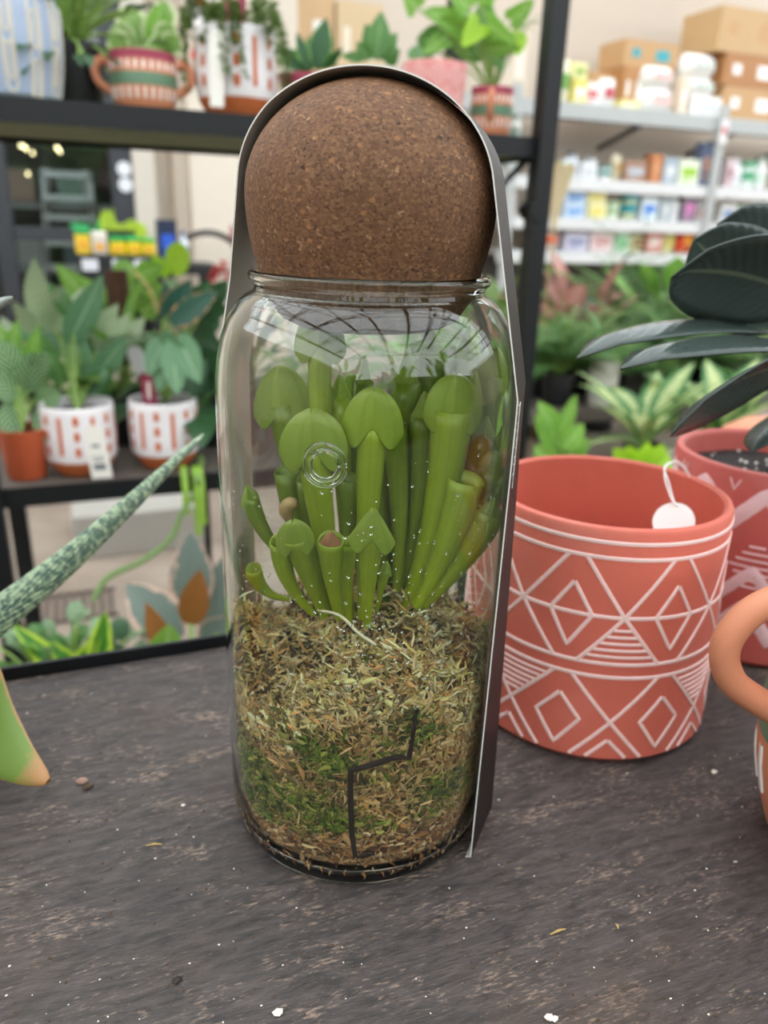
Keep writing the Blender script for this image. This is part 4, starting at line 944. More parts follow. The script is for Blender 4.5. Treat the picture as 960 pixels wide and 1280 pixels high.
# ------------------------------------------------------------------ plant makers
LM = dict(
 mid=leafmat('leaf_mid_green', '4b7c3c', '6a9a52', 'plain', .36, trans=.3, vein='8aac72'), dark=leafmat('leaf_dark_green', '2b4e2e', '3f6a3e', 'plain', .35, trans=.15), fresh=leafmat('leaf_fresh_green', '76aa3e', '98c860', 'plain', .36, trans=.35, vein='b8d88c'),
 lime=leafmat('leaf_lime', '9fd02a', 'b4dc3c', 'plain', .4, trans=.4), olive=leafmat('leaf_olive', '5c7a34', '7c9450', 'plain', .5, trans=.3), sage=leafmat('leaf_sage', '7c9c74', '9ab48c', 'plain', .45, trans=.25),
 var=leafmat('leaf_variegated_cream', '8cb062', 'dde6b8', 'edge', .4, amt=.34, trans=.35), cen=leafmat('leaf_cream_centre', '4e8444', 'd2de9c', 'center', .4, amt=.5, trans=.35), pink=leafmat('leaf_pink', 'b87a70', 'd8a49a', 'center', .5, amt=.6, trans=.3),
 calathea=leafmat('leaf_calathea', '2f6838', 'b4d49c', 'stripe', .4, trans=.25, freq=6), tineke=leafmat('leaf_tineke', '74847a', 'd8b8a4', 'edge', .45, amt=.18, trans=.2), tin2=leafmat('leaf_tineke_back', '8a5a28', 'a86c34', 'plain', .45, trans=.25),
 drac=leafmat('leaf_dracaena', '4a8a2a', 'c4e04a', 'edge', .4, amt=.42, trans=.35), aglo=leafmat('leaf_aglaonema', '8aa878', 'd6dfc0', 'stripe', .45, trans=.3, freq=9), teal=leafmat('leaf_teal_green', '2f5a4a', 'c08a60', 'edge', .4, amt=.07, trans=.12),
 sans=leafmat('leaf_banded', '2a5a2c', '7cae4c', 'edge', .35, amt=.14, trans=.2), dull=leafmat('leaf_dull_green', '55805a', '76a274', 'plain', .42, trans=.25, vein='9ab890'), brown=leafmat('leaf_brown', '5e3a28', '7c5038', 'plain', .6, trans=.15), red=leafmat('petal_red', 'd8342c', 'e6564a', 'plain', .5, trans=.3))
stemm = M('green_stem', '7c9a4a', .5, .15, 40)
blackpot = M('black_plastic', '202224', .45, .1)
def simple_pot(root, r, h, mt, name='pot_body', soil=True):
    MB().lathe([(0, .001), (r*.72, .001), (r*.74, 0), (r*.78, .003), (r*.96, h*.86), (r, h*.87), (r*1.02, h), (r*.93, h), (r*.9, h*.86), (r*.5, h*.84), (0, h*.84)], 36).build(name, mt, root)
    if soil:
        mb = MB(); mb.lathe([(0, h*.87), (r*.5, h*.875), (r*.9, h*.865)], 24); mb.build('soil', soilm, root)
def foliage(root, z, specs, stem_r=.0022):
    """specs: (n, petiole, L, W, (el0, el1), droop, shape, key)"""
    sb = MB(); byk = {}
    for (n, pet, L, W, el, droop, shape, key) in specs:
        mb = byk.setdefault(key, MB())
        for k in range(n):
            az = 2*math.pi*(k+rnd.uniform(-.35, .35))/n; e = R_(rnd.uniform(*el)); d = V((math.cos(az)*math.cos(e), math.sin(az)*math.cos(e), math.sin(e))); q = rnd.uniform(.75, 1.15)
            b = V((rnd.gauss(0, .008), rnd.gauss(0, .008), z)); t_ = b + d*pet*q; 
            if pet > .005:
                sb.tube(bez(b, b+(zz*.6+d*.4)*pet*q*.6, t_, 6), stem_r, 6); d = (d*.9-zz*.1).normalized()
            mb.leaf(t_, d, L*q, W*q, droop*rnd.uniform(.6, 1.4), shape, .2)
    if sb.v: sb.build('stems', stemm, root)
    for i, (k, mb) in enumerate(byk.items()): mb.build('foliage', LM[k], root)
def potted(name, label, loc, r, h, potmat, specs, cat='plant', group=None):
    root = thing(name, loc, label, cat, group); simple_pot(root, r, h, potmat); foliage(root, h*.86, specs); return root
def pix_leaf(mb, base, tip, d0, d1, W, shape='ovate', roll=0.0, arch=.12, fold=.15, off=V((0, 0, 0)), face=True):
    a = at(base[0], base[1], d=d0); b = at(tip[0], tip[1], d=d1); L = (b-a).length; ax = (b-a).normalized(); n = (EYE-a).normalized()
    up = n if face else zz
    d = Matrix.Rotation(arch, 3, ax.cross(up).normalized()) @ ax
    mb.leaf(a-off, d, L, W, arch*2, shape, fold, up=up, roll=roll, nu=7, nv=11); return a-off

# ------------------------------------------------------------------ black plant rack
RY = 1.35; ZL, ZU = .637, 1.222; RX0, RX1 = -.175, .835; RD = .40
rack = thing('plant_rack', (0, RY, 0), 'black steel plant rack with two board shelves of potted plants behind the bench', 'rack')
board = M('grey_worn_board', '5e564f', .75, .2, 30, .2)
boardU = M('mossy_board', '7a7c62', .8, .25, 18, .2)
for z, bm in ((ZL, board), (ZU, boardU)):
    MB().box(((RX0+RX1)/2, RD/2, z-.012), (RX1-RX0-.01, RD-.01, .02)).build('shelf_board', bm, rack, bevel=.001)
    mb = MB().box(((RX0+RX1)/2, .002, z-.014), (RX1-RX0, .004, .034)).box(((RX0+RX1)/2, RD-.002, z-.014), (RX1-RX0, .004, .034)).box((RX0, RD/2, z-.014), (.004, RD, .034)).box((RX1, RD/2, z-.014), (.004, RD, .034))
    mb.build('shelf_rail', black_metal, rack)
for x in (RX0+.012, RX1-.012):
    for y in (.0, RD): MB().box((x, y, .9 if x > 0 else .61), (.034, .034, 1.8 if x > 0 else 1.22)).build('leg', black_metal, rack)
MB().tube([(RX1-.03, .02, ZU-.03), (RX1-.12, .02, ZU-.12)], .007, 6).tube([(RX1-.02, -.02, ZU-.12), (RX1-.02, .02, ZU-.12)], .02, 8).build('brace', black_metal, rack)
xm = at(258, 640, Y=RY+RD).x; MB().box((xm, RD, ZL/2-.02), (.014, .014, ZL)).build('leg', black_metal, rack)
def on_shelf(px, z, dy, py=600): p = at(px, py, Y=RY+dy); return V((p.x, RY+dy, z))
clayo = terracotta('bright_terracotta', 'c0683a', .6); whiteg = M('white_glaze_body', 'e6e1e2', .3, .03); orangem = M('orange_clay_mark', 'c4622f', .6, .08)
def dotted_pot(loc, R1, Hh, label, rz=0.0, name='patterned_pot'):
    root = thing(name, loc, label, 'pot', 'white pots with orange marks', rz); mb = MB(); rr3 = None
    zs = Hh*.235
    mb.k = 0; mb.lathe([(0, .001), (R1*.62, .001), (R1*.64, 0), (R1*.7, .003), (R1*.9, zs*.75), (R1*.955, zs)], 48)
    mb.k = 1; mb.lathe([(R1*.955, zs), (R1*.985, zs*1.25), (R1, Hh*.5), (R1*.985, Hh*.9), (R1*.97, Hh*.985), (R1*.95, Hh), (R1*.90, Hh*.99), (R1*.89, Hh*.9), (R1*.88, Hh*.6), (R1*.8, zs), (0, zs*.8)], 48)
    mb.k = 2; rf_ = lambda z: R1*(.985+.015*math.sin(math.pi*(z/Hh-.25)/.65))
    def capsule(a, f0, f1, hw_):
        pts = []; 
        for i in range(16):
            t = 2*math.pi*i/16; pts.append((a+hw_*math.cos(t)/R1, (f0 if math.sin(t) < 0 else f1)+math.sin(t)*hw_*1.2/Hh))
        vs = [V(((rf_(Hh*(1-f))+.0006)*math.cos(t), (rf_(Hh*(1-f))+.0006)*math.sin(t), Hh*(1-f))) for t, f in pts]; c = V((0, 0, 0))
        for v_ in vs: c += v_
        c /= 16; mb.add(vs+[c*1.0+V((math.cos(a), math.sin(a), 0))*.0008], [(i, (i+1) % 16, 16) for i in range(16)])
    N = 14
    for i in range(N):
        a = 2*math.pi*i/N
        if i % 2: capsule(a, .15, .62, R1*.062)
        else:
            for f in (.17, .385, .60): capsule(a, f-.025, f+.025, R1*.078)
    mb.build('pot_body', [clayo, whiteg, orangem], root); MB().lathe([(0, Hh*.86), (R1*.87, Hh*.85)], 24).build('soil', soilm, root)
    return root
def tagcard(base, W, Hh, mt, label, name='plant_tag', tilt=0.0, hole=True, yaw=0.0, marks=None):
    root = thing(name, base, label, 'tag', None, -YAW+yaw); mb = MB(); n = 12
    pts = [(-W/2, 0), (W/2, 0), (W/2, Hh-W/2)] + [(W/2*math.cos(a), Hh-W/2+W/2*math.sin(a)) for a in [math.pi*k/10 for k in range(1, 10)]] + [(-W/2, Hh-W/2)]
    vs = [(x*math.cos(tilt)+z*math.sin(tilt), -.0006, z*math.cos(tilt)-x*math.sin(tilt)) for x, z in pts]; m_ = len(vs)
    vs2 = [(x, .0006, z) for x, _, z in vs]; mb.add(vs+vs2, [tuple(range(m_)), tuple(range(2*m_-1, m_-1, -1))]+[(i, m_+i, m_+(i+1) % m_, (i+1) % m_) for i in range(m_)])
    mb.build('card', mt, root, smooth=False)
    if marks:
        mb = MB()
        for (x, z, w_, h_) in marks:
            x_, z_ = x*W, z*Hh; mb.box((x_*math.cos(tilt)+z_*math.sin(tilt), -.0012, z_*math.cos(tilt)-x_*math.sin(tilt)), (w_*W, .0006, h_*Hh), ry=tilt)
        mb.build('print', M('tag_print_'+mt.name, 'e8d8d0' if 'maroon' in mt.name else '5f6a70', .6, .05), root)
    return root
maroon = M('maroon_card', '8f2744', .5, .08)
wcard = M('white_card', 'ece8df', .6, .03)
# --- lower shelf
cal = thing('calathea', on_shelf(36, ZL, .075), 'calathea with striped oval leaves in a plain terracotta plastic pot on the lower shelf', 'plant')
simple_pot(cal, .041, .088, M('plastic_orange', 'b4532f', .5, .06))
off = V(cal.location); mb = MB(); fr2 = MB(); st = MB()
d_ = 1.36
for (b_, t_, w_) in (((52, 505), (72, 556), .052), ((18, 500), (12, 548), .045), ((30, 500), (-8, 470), .05), ((28, 480), (62, 440), .04), ((22, 478), (2, 425), .05), ((45, 500), (78, 492), .04), ((38, 490), (40, 440), .05)):
    a = pix_leaf(mb, b_, t_, d_, d_-.03, w_, 'round', off=off); st.tube(bez((0, 0, .08), (a*.5+V((0, 0, .10))*.5+V((0, 0, .03))), a, 7), .0018, 6)
mb.build('foliage', LM['calathea'], cal)
for (b_, t_, w_) in (((15, 470), (-5, 400), .045), ((8, 470), (22, 398), .035), ((30, 470), (50, 405), .03)):
    a = pix_leaf(fr2, b_, t_, d_+.02, d_, w_, 'lance', off=off); st.tube(bez((0, 0, .08), (a*.5+V((0, 0, .10))*.5), a, 7), .0018, 6)
fr2.build('foliage', LM['fresh'], cal); st.build('stems', stemm, cal)
P2 = on_shelf(106, ZL, .085); dp = dotted_pot(P2, .0625, .125, 'white pot with orange marks and a hanging paper tag, beside the plain terracotta pot', R_(9))
sp = thing('peace_lily', P2+V((0, 0, .107)), 'broad leafed green plant growing in the white pot with the paper tag', 'plant'); off = V(sp.location)
def leaves(root, lst, key, d, stem=True, arch=.12, roll=0.0):
    off = V(root.location); mb = MB(); st = MB()
    for it in lst:
        b_, t_, w_ = it[:3]; sh = it[3] if len(it) > 3 else 'ovate'; rl = it[4] if len(it) > 4 else rnd.uniform(-.5, .5); dd = it[5] if len(it) > 5 else rnd.uniform(-.03, .03)
        a = pix_leaf(mb, b_, t_, d+dd, d+dd-.02, w_, sh, off=off, roll=rl, arch=arch)
        if stem: st.tube(bez((0, 0, .0), V((a.x*.3, a.y*.3, a.z*.6)), a, 7), .0022, 6)
    mb.build('foliage', LM[key], root)
    if st.v: st.build('stems', stemm, root)
leaves(sp, [((86, 428), (130, 345), .055), ((78, 445), (20, 405), .05), ((96, 500), (120, 455), .05), ((120, 470), (160, 420), .045), ((100, 470), (92, 405), .05, 'ovate'), ((105, 480), (135, 462), .06)], 'dull', 1.42)
leaves(sp, [((70, 470), (45, 415), .045), ((110, 495), (140, 460), .05), ((80, 480), (60, 440), .04), ((92, 400), (62, 352), .035, 'lance')], 'mid', 1.40)
leaves(sp, [((70, 410), (110, 390), .04), ((120, 440), (165, 392), .04, 'lance'), ((110, 430), (150, 380), .045, 'lance'), ((150, 430), (182, 396), .035, 'lance')], 'aglo', 1.46)
leaves(sp, [((105, 395), (128, 372), .04), ((82, 405), (112, 392), .035)], 'brown', 1.50)
tagcard(P2+V((.030, -.069, .004)), .036, .094, wcard, 'cream paper tag with small print hanging on the white pot beside the terracotta pot', 'paper_tag', R_(-6), marks=[(0, .22, .6, .1), (0, .34, .5, .02), (0, .40, .6, .02), (0, .62, .4, .05)])
P3 = on_shelf(210, ZL, .085); dp = dotted_pot(P3, .0615, .125, 'white pot with orange marks holding a lobed dark green plant and maroon tag', R_(-4))
ph = thing('philodendron', P3+V((0, 0, .107)), 'lobed dark green plant growing in the white pot nearest the jar', 'plant')
leaves(ph, [((212, 420), (196, 492), .045, 'ovate', .1), ((215, 425), (222, 495), .045, 'ovate', 0), ((222, 420), (250, 480), .05, 'ovate', .1), ((205, 422), (183, 470), .04, 'ovate', .2), ((200, 430), (232, 440), .06, 'ovate')], 'dull', 1.33)
leaves(ph, [((240, 400), (275, 440), .05), ((250, 420), (262, 500), .055), ((255, 440), (285, 490), .055), ((232, 470), (262, 510), .05), ((240, 395), (262, 350), .05), ((262, 380), (285, 350), .04), ((245, 440), (240, 500), .05), ((225, 400), (290, 385), .05), ((248, 460), (280, 445), .06)], 'dark', 1.46)
leaves(ph, [((205, 400), (240, 350), .05, 'ovate', .2), ((214, 405), (272, 362), .045, 'ovate', -.2), ((208, 395), (208, 352), .03)], 'teal', 1.42)
tagcard(P3+V((-.022, -.0, .112)), .026, .062, maroon, 'maroon tag standing in the white pot with the lobed dark plant', marks=[(0, .45, .25, .5)])
# plants further back on the lower shelf
b1 = potted('foliage_plant', 'bright green leafed plant in a dark pot behind the two lower white pots', on_shelf(155, ZL, .27, 540), .05, .10, blackpot,
  [(9, .10, .10, .045, (20, 80), .7, 'ovate', 'mid'), (7, .15, .09, .04, (50, 85), .7, 'heart', 'fresh')], group='leafy plants behind the white pots')
b2 = potted('foliage_plant', 'pale speckled leafed plant at the back of the lower shelf above the calathea', on_shelf(70, ZL, .28, 540), .05, .10, blackpot, [(12, .14, .13, .04, (30, 80), .6, 'lance', 'aglo'), (6, .12, .10, .04, (10, 60), .7, 'ovate', 'olive')], group='leafy plants behind the white pots')
b3 = potted('foliage_plant', 'dark bushy plant at the back of the lower shelf next to the jar', on_shelf(262, ZL, .22, 540), .055, .11, blackpot, [(14, .12, .11, .06, (0, 75), .8, 'ovate', 'dark'), (4, .16, .08, .04, (30, 75), .6, 'ovate', 'mid')], group='leafy plants behind the white pots')
b4 = potted('foliage_plant', 'leafy plant seen through the jar on the lower shelf', on_shelf(380, ZL, .18, 540), .055, .11, blackpot, [(16, .10, .12, .05, (0, 75), .8, 'ovate', 'mid'), (6, .14, .10, .05, (30, 75), .6, 'ovate', 'var')], group='leafy plants behind the white pots')
b5 = potted('foliage_plant', 'second leafy plant seen through the jar, nearer the rack post', on_shelf(520, ZL, .18, 540), .055, .11, blackpot, [(16, .12, .12, .05, (0, 75), .8, 'ovate', 'olive'), (8, .18, .10, .05, (30, 75), .6, 'ovate', 'fresh')], group='leafy plants behind the white pots')
pole = thing('moss_pole', on_shelf(162, ZL, .33, 540), 'brown moss pole with climbing leaves rising behind the lower shelf pots', 'moss pole'); simple_pot(pole, .05, .10, blackpot)
MB().tube([(0, 0, .07), (.002, 0, .2), (0, .002, .33)], .022, 12).build('pole', M('coir_brown', '4e3423', .95, .5, 120, 1.0, 160), pole)
off = V(pole.location)
mb = MB()
for (b_, t_, w_) in (((166, 330), (140, 360), .055), ((150, 345), (158, 385), .05), ((175, 345), (205, 330), .05), ((180, 370), (205, 355), .045), ((120, 385), (70, 330), .05), ((135, 380), (100, 345), .03), ((176, 392), (200, 372), .05)): pix_leaf(mb, b_, t_, 1.66, 1.62, w_, 'ovate', off=off)
mb.build('foliage', LM['fresh'], pole)
mb = MB(); pix_leaf(mb, (222, 345), (222, 302), 1.66, 1.66, .052, 'round', off=off); pix_leaf(mb, (210, 345), (190, 318), 1.66, 1.64, .03, 'ovate', off=off); mb.build('foliage', LM['lime'], pole)
mb = MB(); mb.tube(smoothpath([at(167, 340, d=1.64)-off, at(185, 358, d=1.60)-off, at(195, 385, d=1.58)-off, at(204, 410, d=1.56)-off, V((.02, 0, .1))], 5), .004, 7); mb.build('vine_stem', M('yellow_stem', 'b8a45c', .6, .1), pole)
tagcard(on_shelf(190, ZL, .2)+V((0, 0, .15)), .03, .055, M('grey_white_tag', 'c9c6c4', .6, .05), 'plain pale tag on a stick among the leaves above the lower shelf', tilt=R_(-20))
MB().tube([(0, .001, .002), (.01, .001, -.148)], .0015, 6).build('stick', M('cane2', 'a39a8a'), bpy.data.objects['plant_tag.001'])
# red flowers beside the jar
rfp = potted('flowering_plant', 'small plant with red flowers at the back of the rack, left of the card band', on_shelf(280, ZL, .34, 500), .05, .10, blackpot, [(10, .14, .09, .05, (20, 80), .6, 'ovate', 'dark')])
off = V(rfp.location)
for (px, py) in ((272, 338), (280, 332), (286, 345), (268, 346), (324, 468), (322, 480)):
    mb = MB()
    for k in range(6): a_ = k*1.05; c = at(px, py, d=1.72)-off; mb.leaf(c, (math.cos(a_), -.3, math.sin(a_)), .018, .014, .3, 'round')
    mb.build('flower', LM['red'], rfp)
# --- upper shelf
bl = thing('blue_planter', on_shelf(18, ZU, .085, 100), 'pale blue ceramic planter with raised cream arches, at the left end of the upper shelf', 'pot')
mb = MB(); BR, BH = .073, .142
def rb3(z): f = z/BH; return BR*(.80+.2*math.sin(math.pi*min(1, f*1.3+.1)*.5)) - .004*max(0, f-.85)/.15
mb.lathe([(0, .001), (BR*.6, .001), (BR*.62, 0), (BR*.72, .002)]+[(rb3(BH*k/14), BH*k/14) for k in range(1, 14)]+[(rb3(BH)-.001, BH), (rb3(BH)-.005, BH), (rb3(BH)-.008, BH*.9), (BR*.6, BH*.1), (0, BH*.1)], 56)
mb.k = 1
for k in range(12):
    a = k*math.pi/6
    for (w0, f0, f1) in ((.22, .08, .42), (.11, .14, .42)):
        up = k % 2
        pts = [(a-w0*.5, f1 if not up else 1-f1-.02)]; 
        arc = [(a+w0*.5*math.cos(math.pi-math.pi*j/8), (f0-.02*0)-.10*w0/.22*math.sin(math.pi*j/8)+.08) for j in range(9)]
        pts = [(a-w0*.5, f1+.1)] + arc + [(a+w0*.5, f1+.1)]
        if up: pts = [(t, 1-f-.02) for t, f in pts]
        ribbon(mb, rb3, BH, pts, .0034, .0016, 2)
        pts = [(t, min(.95, f+.44)) if not up else (t, max(.05, f-.42)) for t, f in pts]; ribbon(mb, rb3, BH, pts, .0034, .0016, 2)
mb.build('pot_body', [M('pale_blue_glaze', 'a3b2ca', .35, .08, 20), M('cream_relief', 'd8d0c0', .5, .05)], bl)
dk = potted('weeping_fig', 'dense dark small leafed plant in a black pot behind the blue planter', on_shelf(92, ZU, .16, 100), .055, .10, blackpot, [(60, .12, .045, .018, (-20, 85), .6, 'lance', 'dark'), (50, .18, .04, .016, (20, 88), .8, 'lance', 'dark')])
hp1 = handled_pot('handled_pot', on_shelf(180, ZU, .09, 100), .052, .086, 'handled terracotta pot with magenta rim and green band, holding pale round leaves', 'handled pots on the upper shelf', -YAW+R_(10))
pe = thing('peperomia', V(hp1.location)+V((0, 0, .078)), 'pale green variegated plant in the handled pot on the upper shelf', 'plant')
leaves(pe, [((165, 62), (142, 30), .05, 'round'), ((172, 60), (160, 5), .06, 'round', .1), ((195, 62), (192, 15), .05, 'round'), ((200, 60), (215, 30), .05, 'round'), ((205, 62), (225, 48), .045, 'round'), ((160, 65), (136, 45), .05, 'round'), ((205, 40), (205, 0), .05, 'round')], 'var', 1.42)
leaves(pe, [((200, 64), (218, 50), .045, 'round'), ((180, 62), (180, 20), .05, 'round'), ((190, 60), (204, 8), .05, 'round')], 'fresh', 1.44)
WP = on_shelf(296, ZU, .085, 100); dp = dotted_pot(WP, .0665, .132, 'white pot with orange marks on the upper shelf, with trailing sprigs over its rim', R_(2))
tr = thing('trailing_plant', WP+V((0, 0, .115)), 'fine leafed trailing plant spilling over the upper white pot', 'plant'); mb = MB(); st = MB()
for k in range(34):
    a_ = rnd.choice([rnd.uniform(2.6, 4.6), rnd.uniform(-1.2, .6), rnd.uniform(0, 6.28)]); r_ = .068; pts = smoothpath([(0, 0, 0), (r_*.8*math.cos(a_), r_*.8*math.sin(a_), .03+rnd.random()*.03), (r_*1.15*math.cos(a_), r_*1.15*math.sin(a_), rnd.uniform(-.01, .05)), (r_*1.25*math.cos(a_+.1), r_*1.25*math.sin(a_+.1), rnd.uniform(-.075, .06))], 6); st.tube(pts, .0007, 4)
    for p in pts[4:]:
        for _ in range(4): mb.leaf(p, (rnd.uniform(-1, 1), rnd.uniform(-1, 1), rnd.uniform(-.6, .6)), .0085, .006, .2, 'round', nu=3, nv=4)
mb.build('foliage', LM['olive'], tr); st.build('stems', stemm, tr)
tagcard(V(WP)+V((.005, .02, .115)), .036, .125, maroon, 'tall maroon tag standing in the upper white pot', marks=[(.05, .32, .22, .10), (.05, .45, .22, .10), (.05, .58, .22, .10)])
tagcard(V(WP)+V((-.046, -.068, .012)), .022, .105, wcard, 'long white tag hanging beside the upper white pot', 'paper_tag', R_(2))
o = thing('oval_tag', at(271, 24, d=1.40), 'brown oval tag on a stick in the upper white pot', 'tag', None, -YAW); mb = MB(); vs = [(.021*math.cos(2*math.pi*k/28), s, .028*math.sin(2*math.pi*k/28)) for s in (-.001, .001) for k in range(28)]
mb.add(vs, [tuple(range(28)), tuple(range(55, 27, -1))]+[(k, 28+k, 28+(k+1) % 28, (k+1) % 28) for k in range(28)]).build('card', M('brown_oval', '5c4038', .6, .05), o, smooth=False)
MB().tube([(0, .002, -.02), (.006, .012, -.095)], .0014, 6).build('stick', M('cane2', 'a39a8a'), o)
# red and white banner seen on the wall
bp = at(252, 15, Y=YL-.08); o = MB().box((0, 0, 0), (.07, .01, .46)).build('wall_sign', M('sign_white', 'ece6e4', .5, .03)); o.location = bp; tag(o, 'narrow white sign with red panels hanging on the cream wall above the rack', 'sign')
MB().box((-.002, -.006, .12), (.052, .004, .2)).box((-.002, -.006, -.12), (.052, .004, .14), ry=.5).build('red_panel', M('sign_bright_red', 'd8202c', .5, .03), o)
al = thing('aloe', on_shelf(385, ZU, .09, 100), 'pointed banded green plant in a magenta rimmed pot with a white label', 'plant'); simple_pot(al, .05, .078, [magp], 'pot_body')
leaves(al, [((395, 86), (408, 22), .045, 'lance', 0), ((375, 88), (342, 52), .03, 'lance', .2), ((385, 86), (372, 40), .025, 'lance', .3), ((390, 88), (360, 62), .035, 'lance'), ((400, 88), (385, 45), .035, 'lance'), ((403, 86), (430, 60), .02, 'lance')], 'sans', 1.43, stem=False)
MB().box((-.022, -.051, .035), (.028, .003, .045), rz=.35).build('label_card', wcard, al)
a2 = thing('succulent', on_shelf(462, ZU, .09, 100), 'green leafed plant in a magenta rimmed pot just behind the cork ball', 'plant'); simple_pot(a2, .054, .086, [magp])
leaves(a2, [((470, 74), (478, 14), .045, 'lance', .2), ((462, 74), (446, 52), .03, 'lance'), ((475, 74), (496, 40), .035, 'lance'), ((466, 74), (470, 48), .04, 'ovate'), ((480, 76), (500, 62), .035, 'lance'), ((455, 74), (425, 68), .02, 'lance'), ((472, 70), (456, 30), .04, 'lance')], 'mid', 1.45, stem=False)
# pink diamond pot
DR, DH = .058, .115
dmp = thing('diamond_pot', on_shelf(543, ZU, .08, 100), 'pink pot with white nested diamonds on the upper shelf, above the cork ball', 'pot'); mb = MB(); rrd = conepot(mb, DR, DR*.84, DH, .005, seg=48); mb.k = 1
for k in range(10):
    for j in range(3):
        a = 2*math.pi*(k+.5*(j % 2))/10; f = .2+.3*j
        for q in (1, .6, .25): ribbon(mb, rrd, DH, [(a, f-.17*q), (a+.32*q, f), (a, f+.17*q), (a-.32*q, f), (a, f-.17*q)], .0018, .0004, 3)
mb.build('pot_body', [M('soft_pink_clay', 'd98d88', .55, .06), M('pale_pink_line', 'efc8c4', .5, .05)], dmp)
hp2 = handled_pot('handled_pot', on_shelf(617, ZU, .075, 100), .040, .086, 'small terracotta pot with magenta rim and green band beside the black rack post', 'handled pots on the upper shelf', R_(60))
po = thing('pothos', V(hp2.location)+V((0, 0, .072)), 'bright green heart leafed vine in the pot beside the rack post', 'plant')
leaves(po, [((590, 40), (545, 25), .055, 'heart'), ((575, 30), (530, 10), .05, 'heart'), ((610, 30), (645, 58), .05, 'heart'), ((560, 45), (528, 66), .045, 'heart'), ((640, 25), (668, 0), .045, 'heart'), ((600, 60), (652, 62), .03, 'ovate'), ((585, 10), (560, -20), .05, 'heart'), ((600, 5), (620, -20), .05, 'heart'), ((520, 10), (505, -15), .05, 'heart')], 'fresh', 1.40)
leaves(po, [((605, 5), (608, 60), .04, 'ovate'), ((600, 50), (622, 78), .04, 'ovate'), ((550, 50), (520, 50), .05, 'ovate'), ((610, 70), (560, 60), .035, 'lance'), ((615, 60), (630, 90), .03, 'lance'), ((525, 55), (528, 90), .05, 'lance')], 'mid', 1.44)
leaves(po, [((600, 30), (577, 58), .05, 'heart'), ((640, 40), (650, 70), .045, 'ovate')], 'lime', 1.39)
mb = MB()
for k in range(14): x_ = rnd.uniform(-.07, .07); mb.tube(smoothpath([(0, 0, 0), (x_*.5, -.01, .07), (x_, rnd.uniform(-.03, .03), .12), (x_*1.6, 0, .10+rnd.random()*.06)], 5), .0008, 5)
mb.build('stems', stemm, po)
# small white bottle between pots
for (px, lab, c1, c2) in ((338, 'small white bottle with blue label right of the upper white pot', 'e4e6ea', '6a86b0'), (648, 'pale bottle standing right of the small handled pot on the upper shelf', 'dfe2dc', '9ab0a8')):
    o = MB().lathe([(0, 0), (.012, 0), (.013, .002), (.013, .035), (.006, .042), (.006, .046), (0, .046)], 18).build('bottle', M('bottle_'+c1, c1, .3, .03)); o.location = on_shelf(px, ZU, .12, 100); tag(o, lab, 'bottle')
    MB().lathe([(0, .046), (.0075, .046), (.0075, .055), (0, .055)], 14).lathe([(.0133, .01), (.0133, .028)], 18).build('cap', M('cap_'+c2, c2, .4, .05), o)

# ------------------------------------------------------------------ display of yellow packs by the window
dsx = at(148, 320, Y=3.3); disp = thing('display_stand', V((dsx.x, 3.3, 0)), 'black display stand with white price tags, carrying yellow and green packs', 'stand')
dz = at(148, 319, Y=3.12).z
dw = at(202, 319, Y=3.12).x-at(96, 319, Y=3.12).x
MB().box((0, 0, dz-.055), (dw, .36, .11)).build('shelf', blackpot, disp, bevel=.004)
for s in (-1, 1): MB().box((s*dw*.42, 0, (dz-.11)/2), (.05, .3, dz-.11)).build('leg', blackpot, disp)
for px in (112, 150, 177):
    p = at(px, 325, Y=3.115); MB().box((p.x-dsx.x, -.184, dz-.035), (.055, .004, .04)).build('price_card', M('price_white', 'dcdde4', .5, .04), disp)
for i, (x0, x1, y0, c1, c2, lab) in enumerate(((93, 113, 283, '2fa35a', 'e8c83a', 'yellow and green pack at the left end of the black display stand'), (114, 134, 290, 'd8cdbf', 'f0e8dc', 'beige patterned pack on the black display stand'), (136, 157, 296, 'f0d412', '2fa04c', 'yellow pack with green lid beneath the lime round leaf'), (158, 176, 296, 'f2d818', '35a850', 'middle right yellow pack with green top on the display stand'), (177, 194, 298, 'ecd62c', '4aae3c', 'yellow pack at the right end of the display stand'))):
    A = at(x0, 300, Y=3.15); B = at(x1, 300, Y=3.15); w_ = (B-A).length*.95; zt = at((x0+x1)/2, y0, Y=3.15).z; h_ = zt-dz
    o = MB().box((0, 0, h_*.36), (w_, .12, h_*.72)).build('pack', M('pack_'+c1, c1 if i != 0 else c2, .4, .04), bevel=.004); o.location = V(((A.x+B.x)/2, 3.21, dz)); tag(o, lab, 'pack')
    MB().box((0, 0, h_*.86), (w_*1.02, .124, h_*.28)).build('lid', M('pack_lid_'+c2, c2 if i != 0 else c1, .4, .04), o, bevel=.004); MB().box((0, -.0615, h_*.34), (w_*.6, .002, h_*.3)).build('label', M('pack_label', 'f2eed8' if i == 1 else 'e8a83c', .5, .05), o)
lm_ = thing('lime_plant', V((at(150, 300, Y=3.35).x, 3.36, dz)), 'lime green round leafed plant standing behind the yellow packs', 'plant'); simple_pot(lm_, .06, .08, blackpot); mb = MB(); off = V(lm_.location)
dd_ = 3.45
pix_leaf(mb, (152, 300), (152, 256), dd_, dd_, .105, 'round', off=off); pix_leaf(mb, (138, 300), (132, 262), dd_, dd_, .07, 'round', off=off); pix_leaf(mb, (168, 300), (176, 278), dd_, dd_, .08, 'round', off=off); mb.build('foliage', leafmat('leaf_chartreuse', 'b0d41c', 'c6e23c', 'plain', .4, trans=.4), lm_)
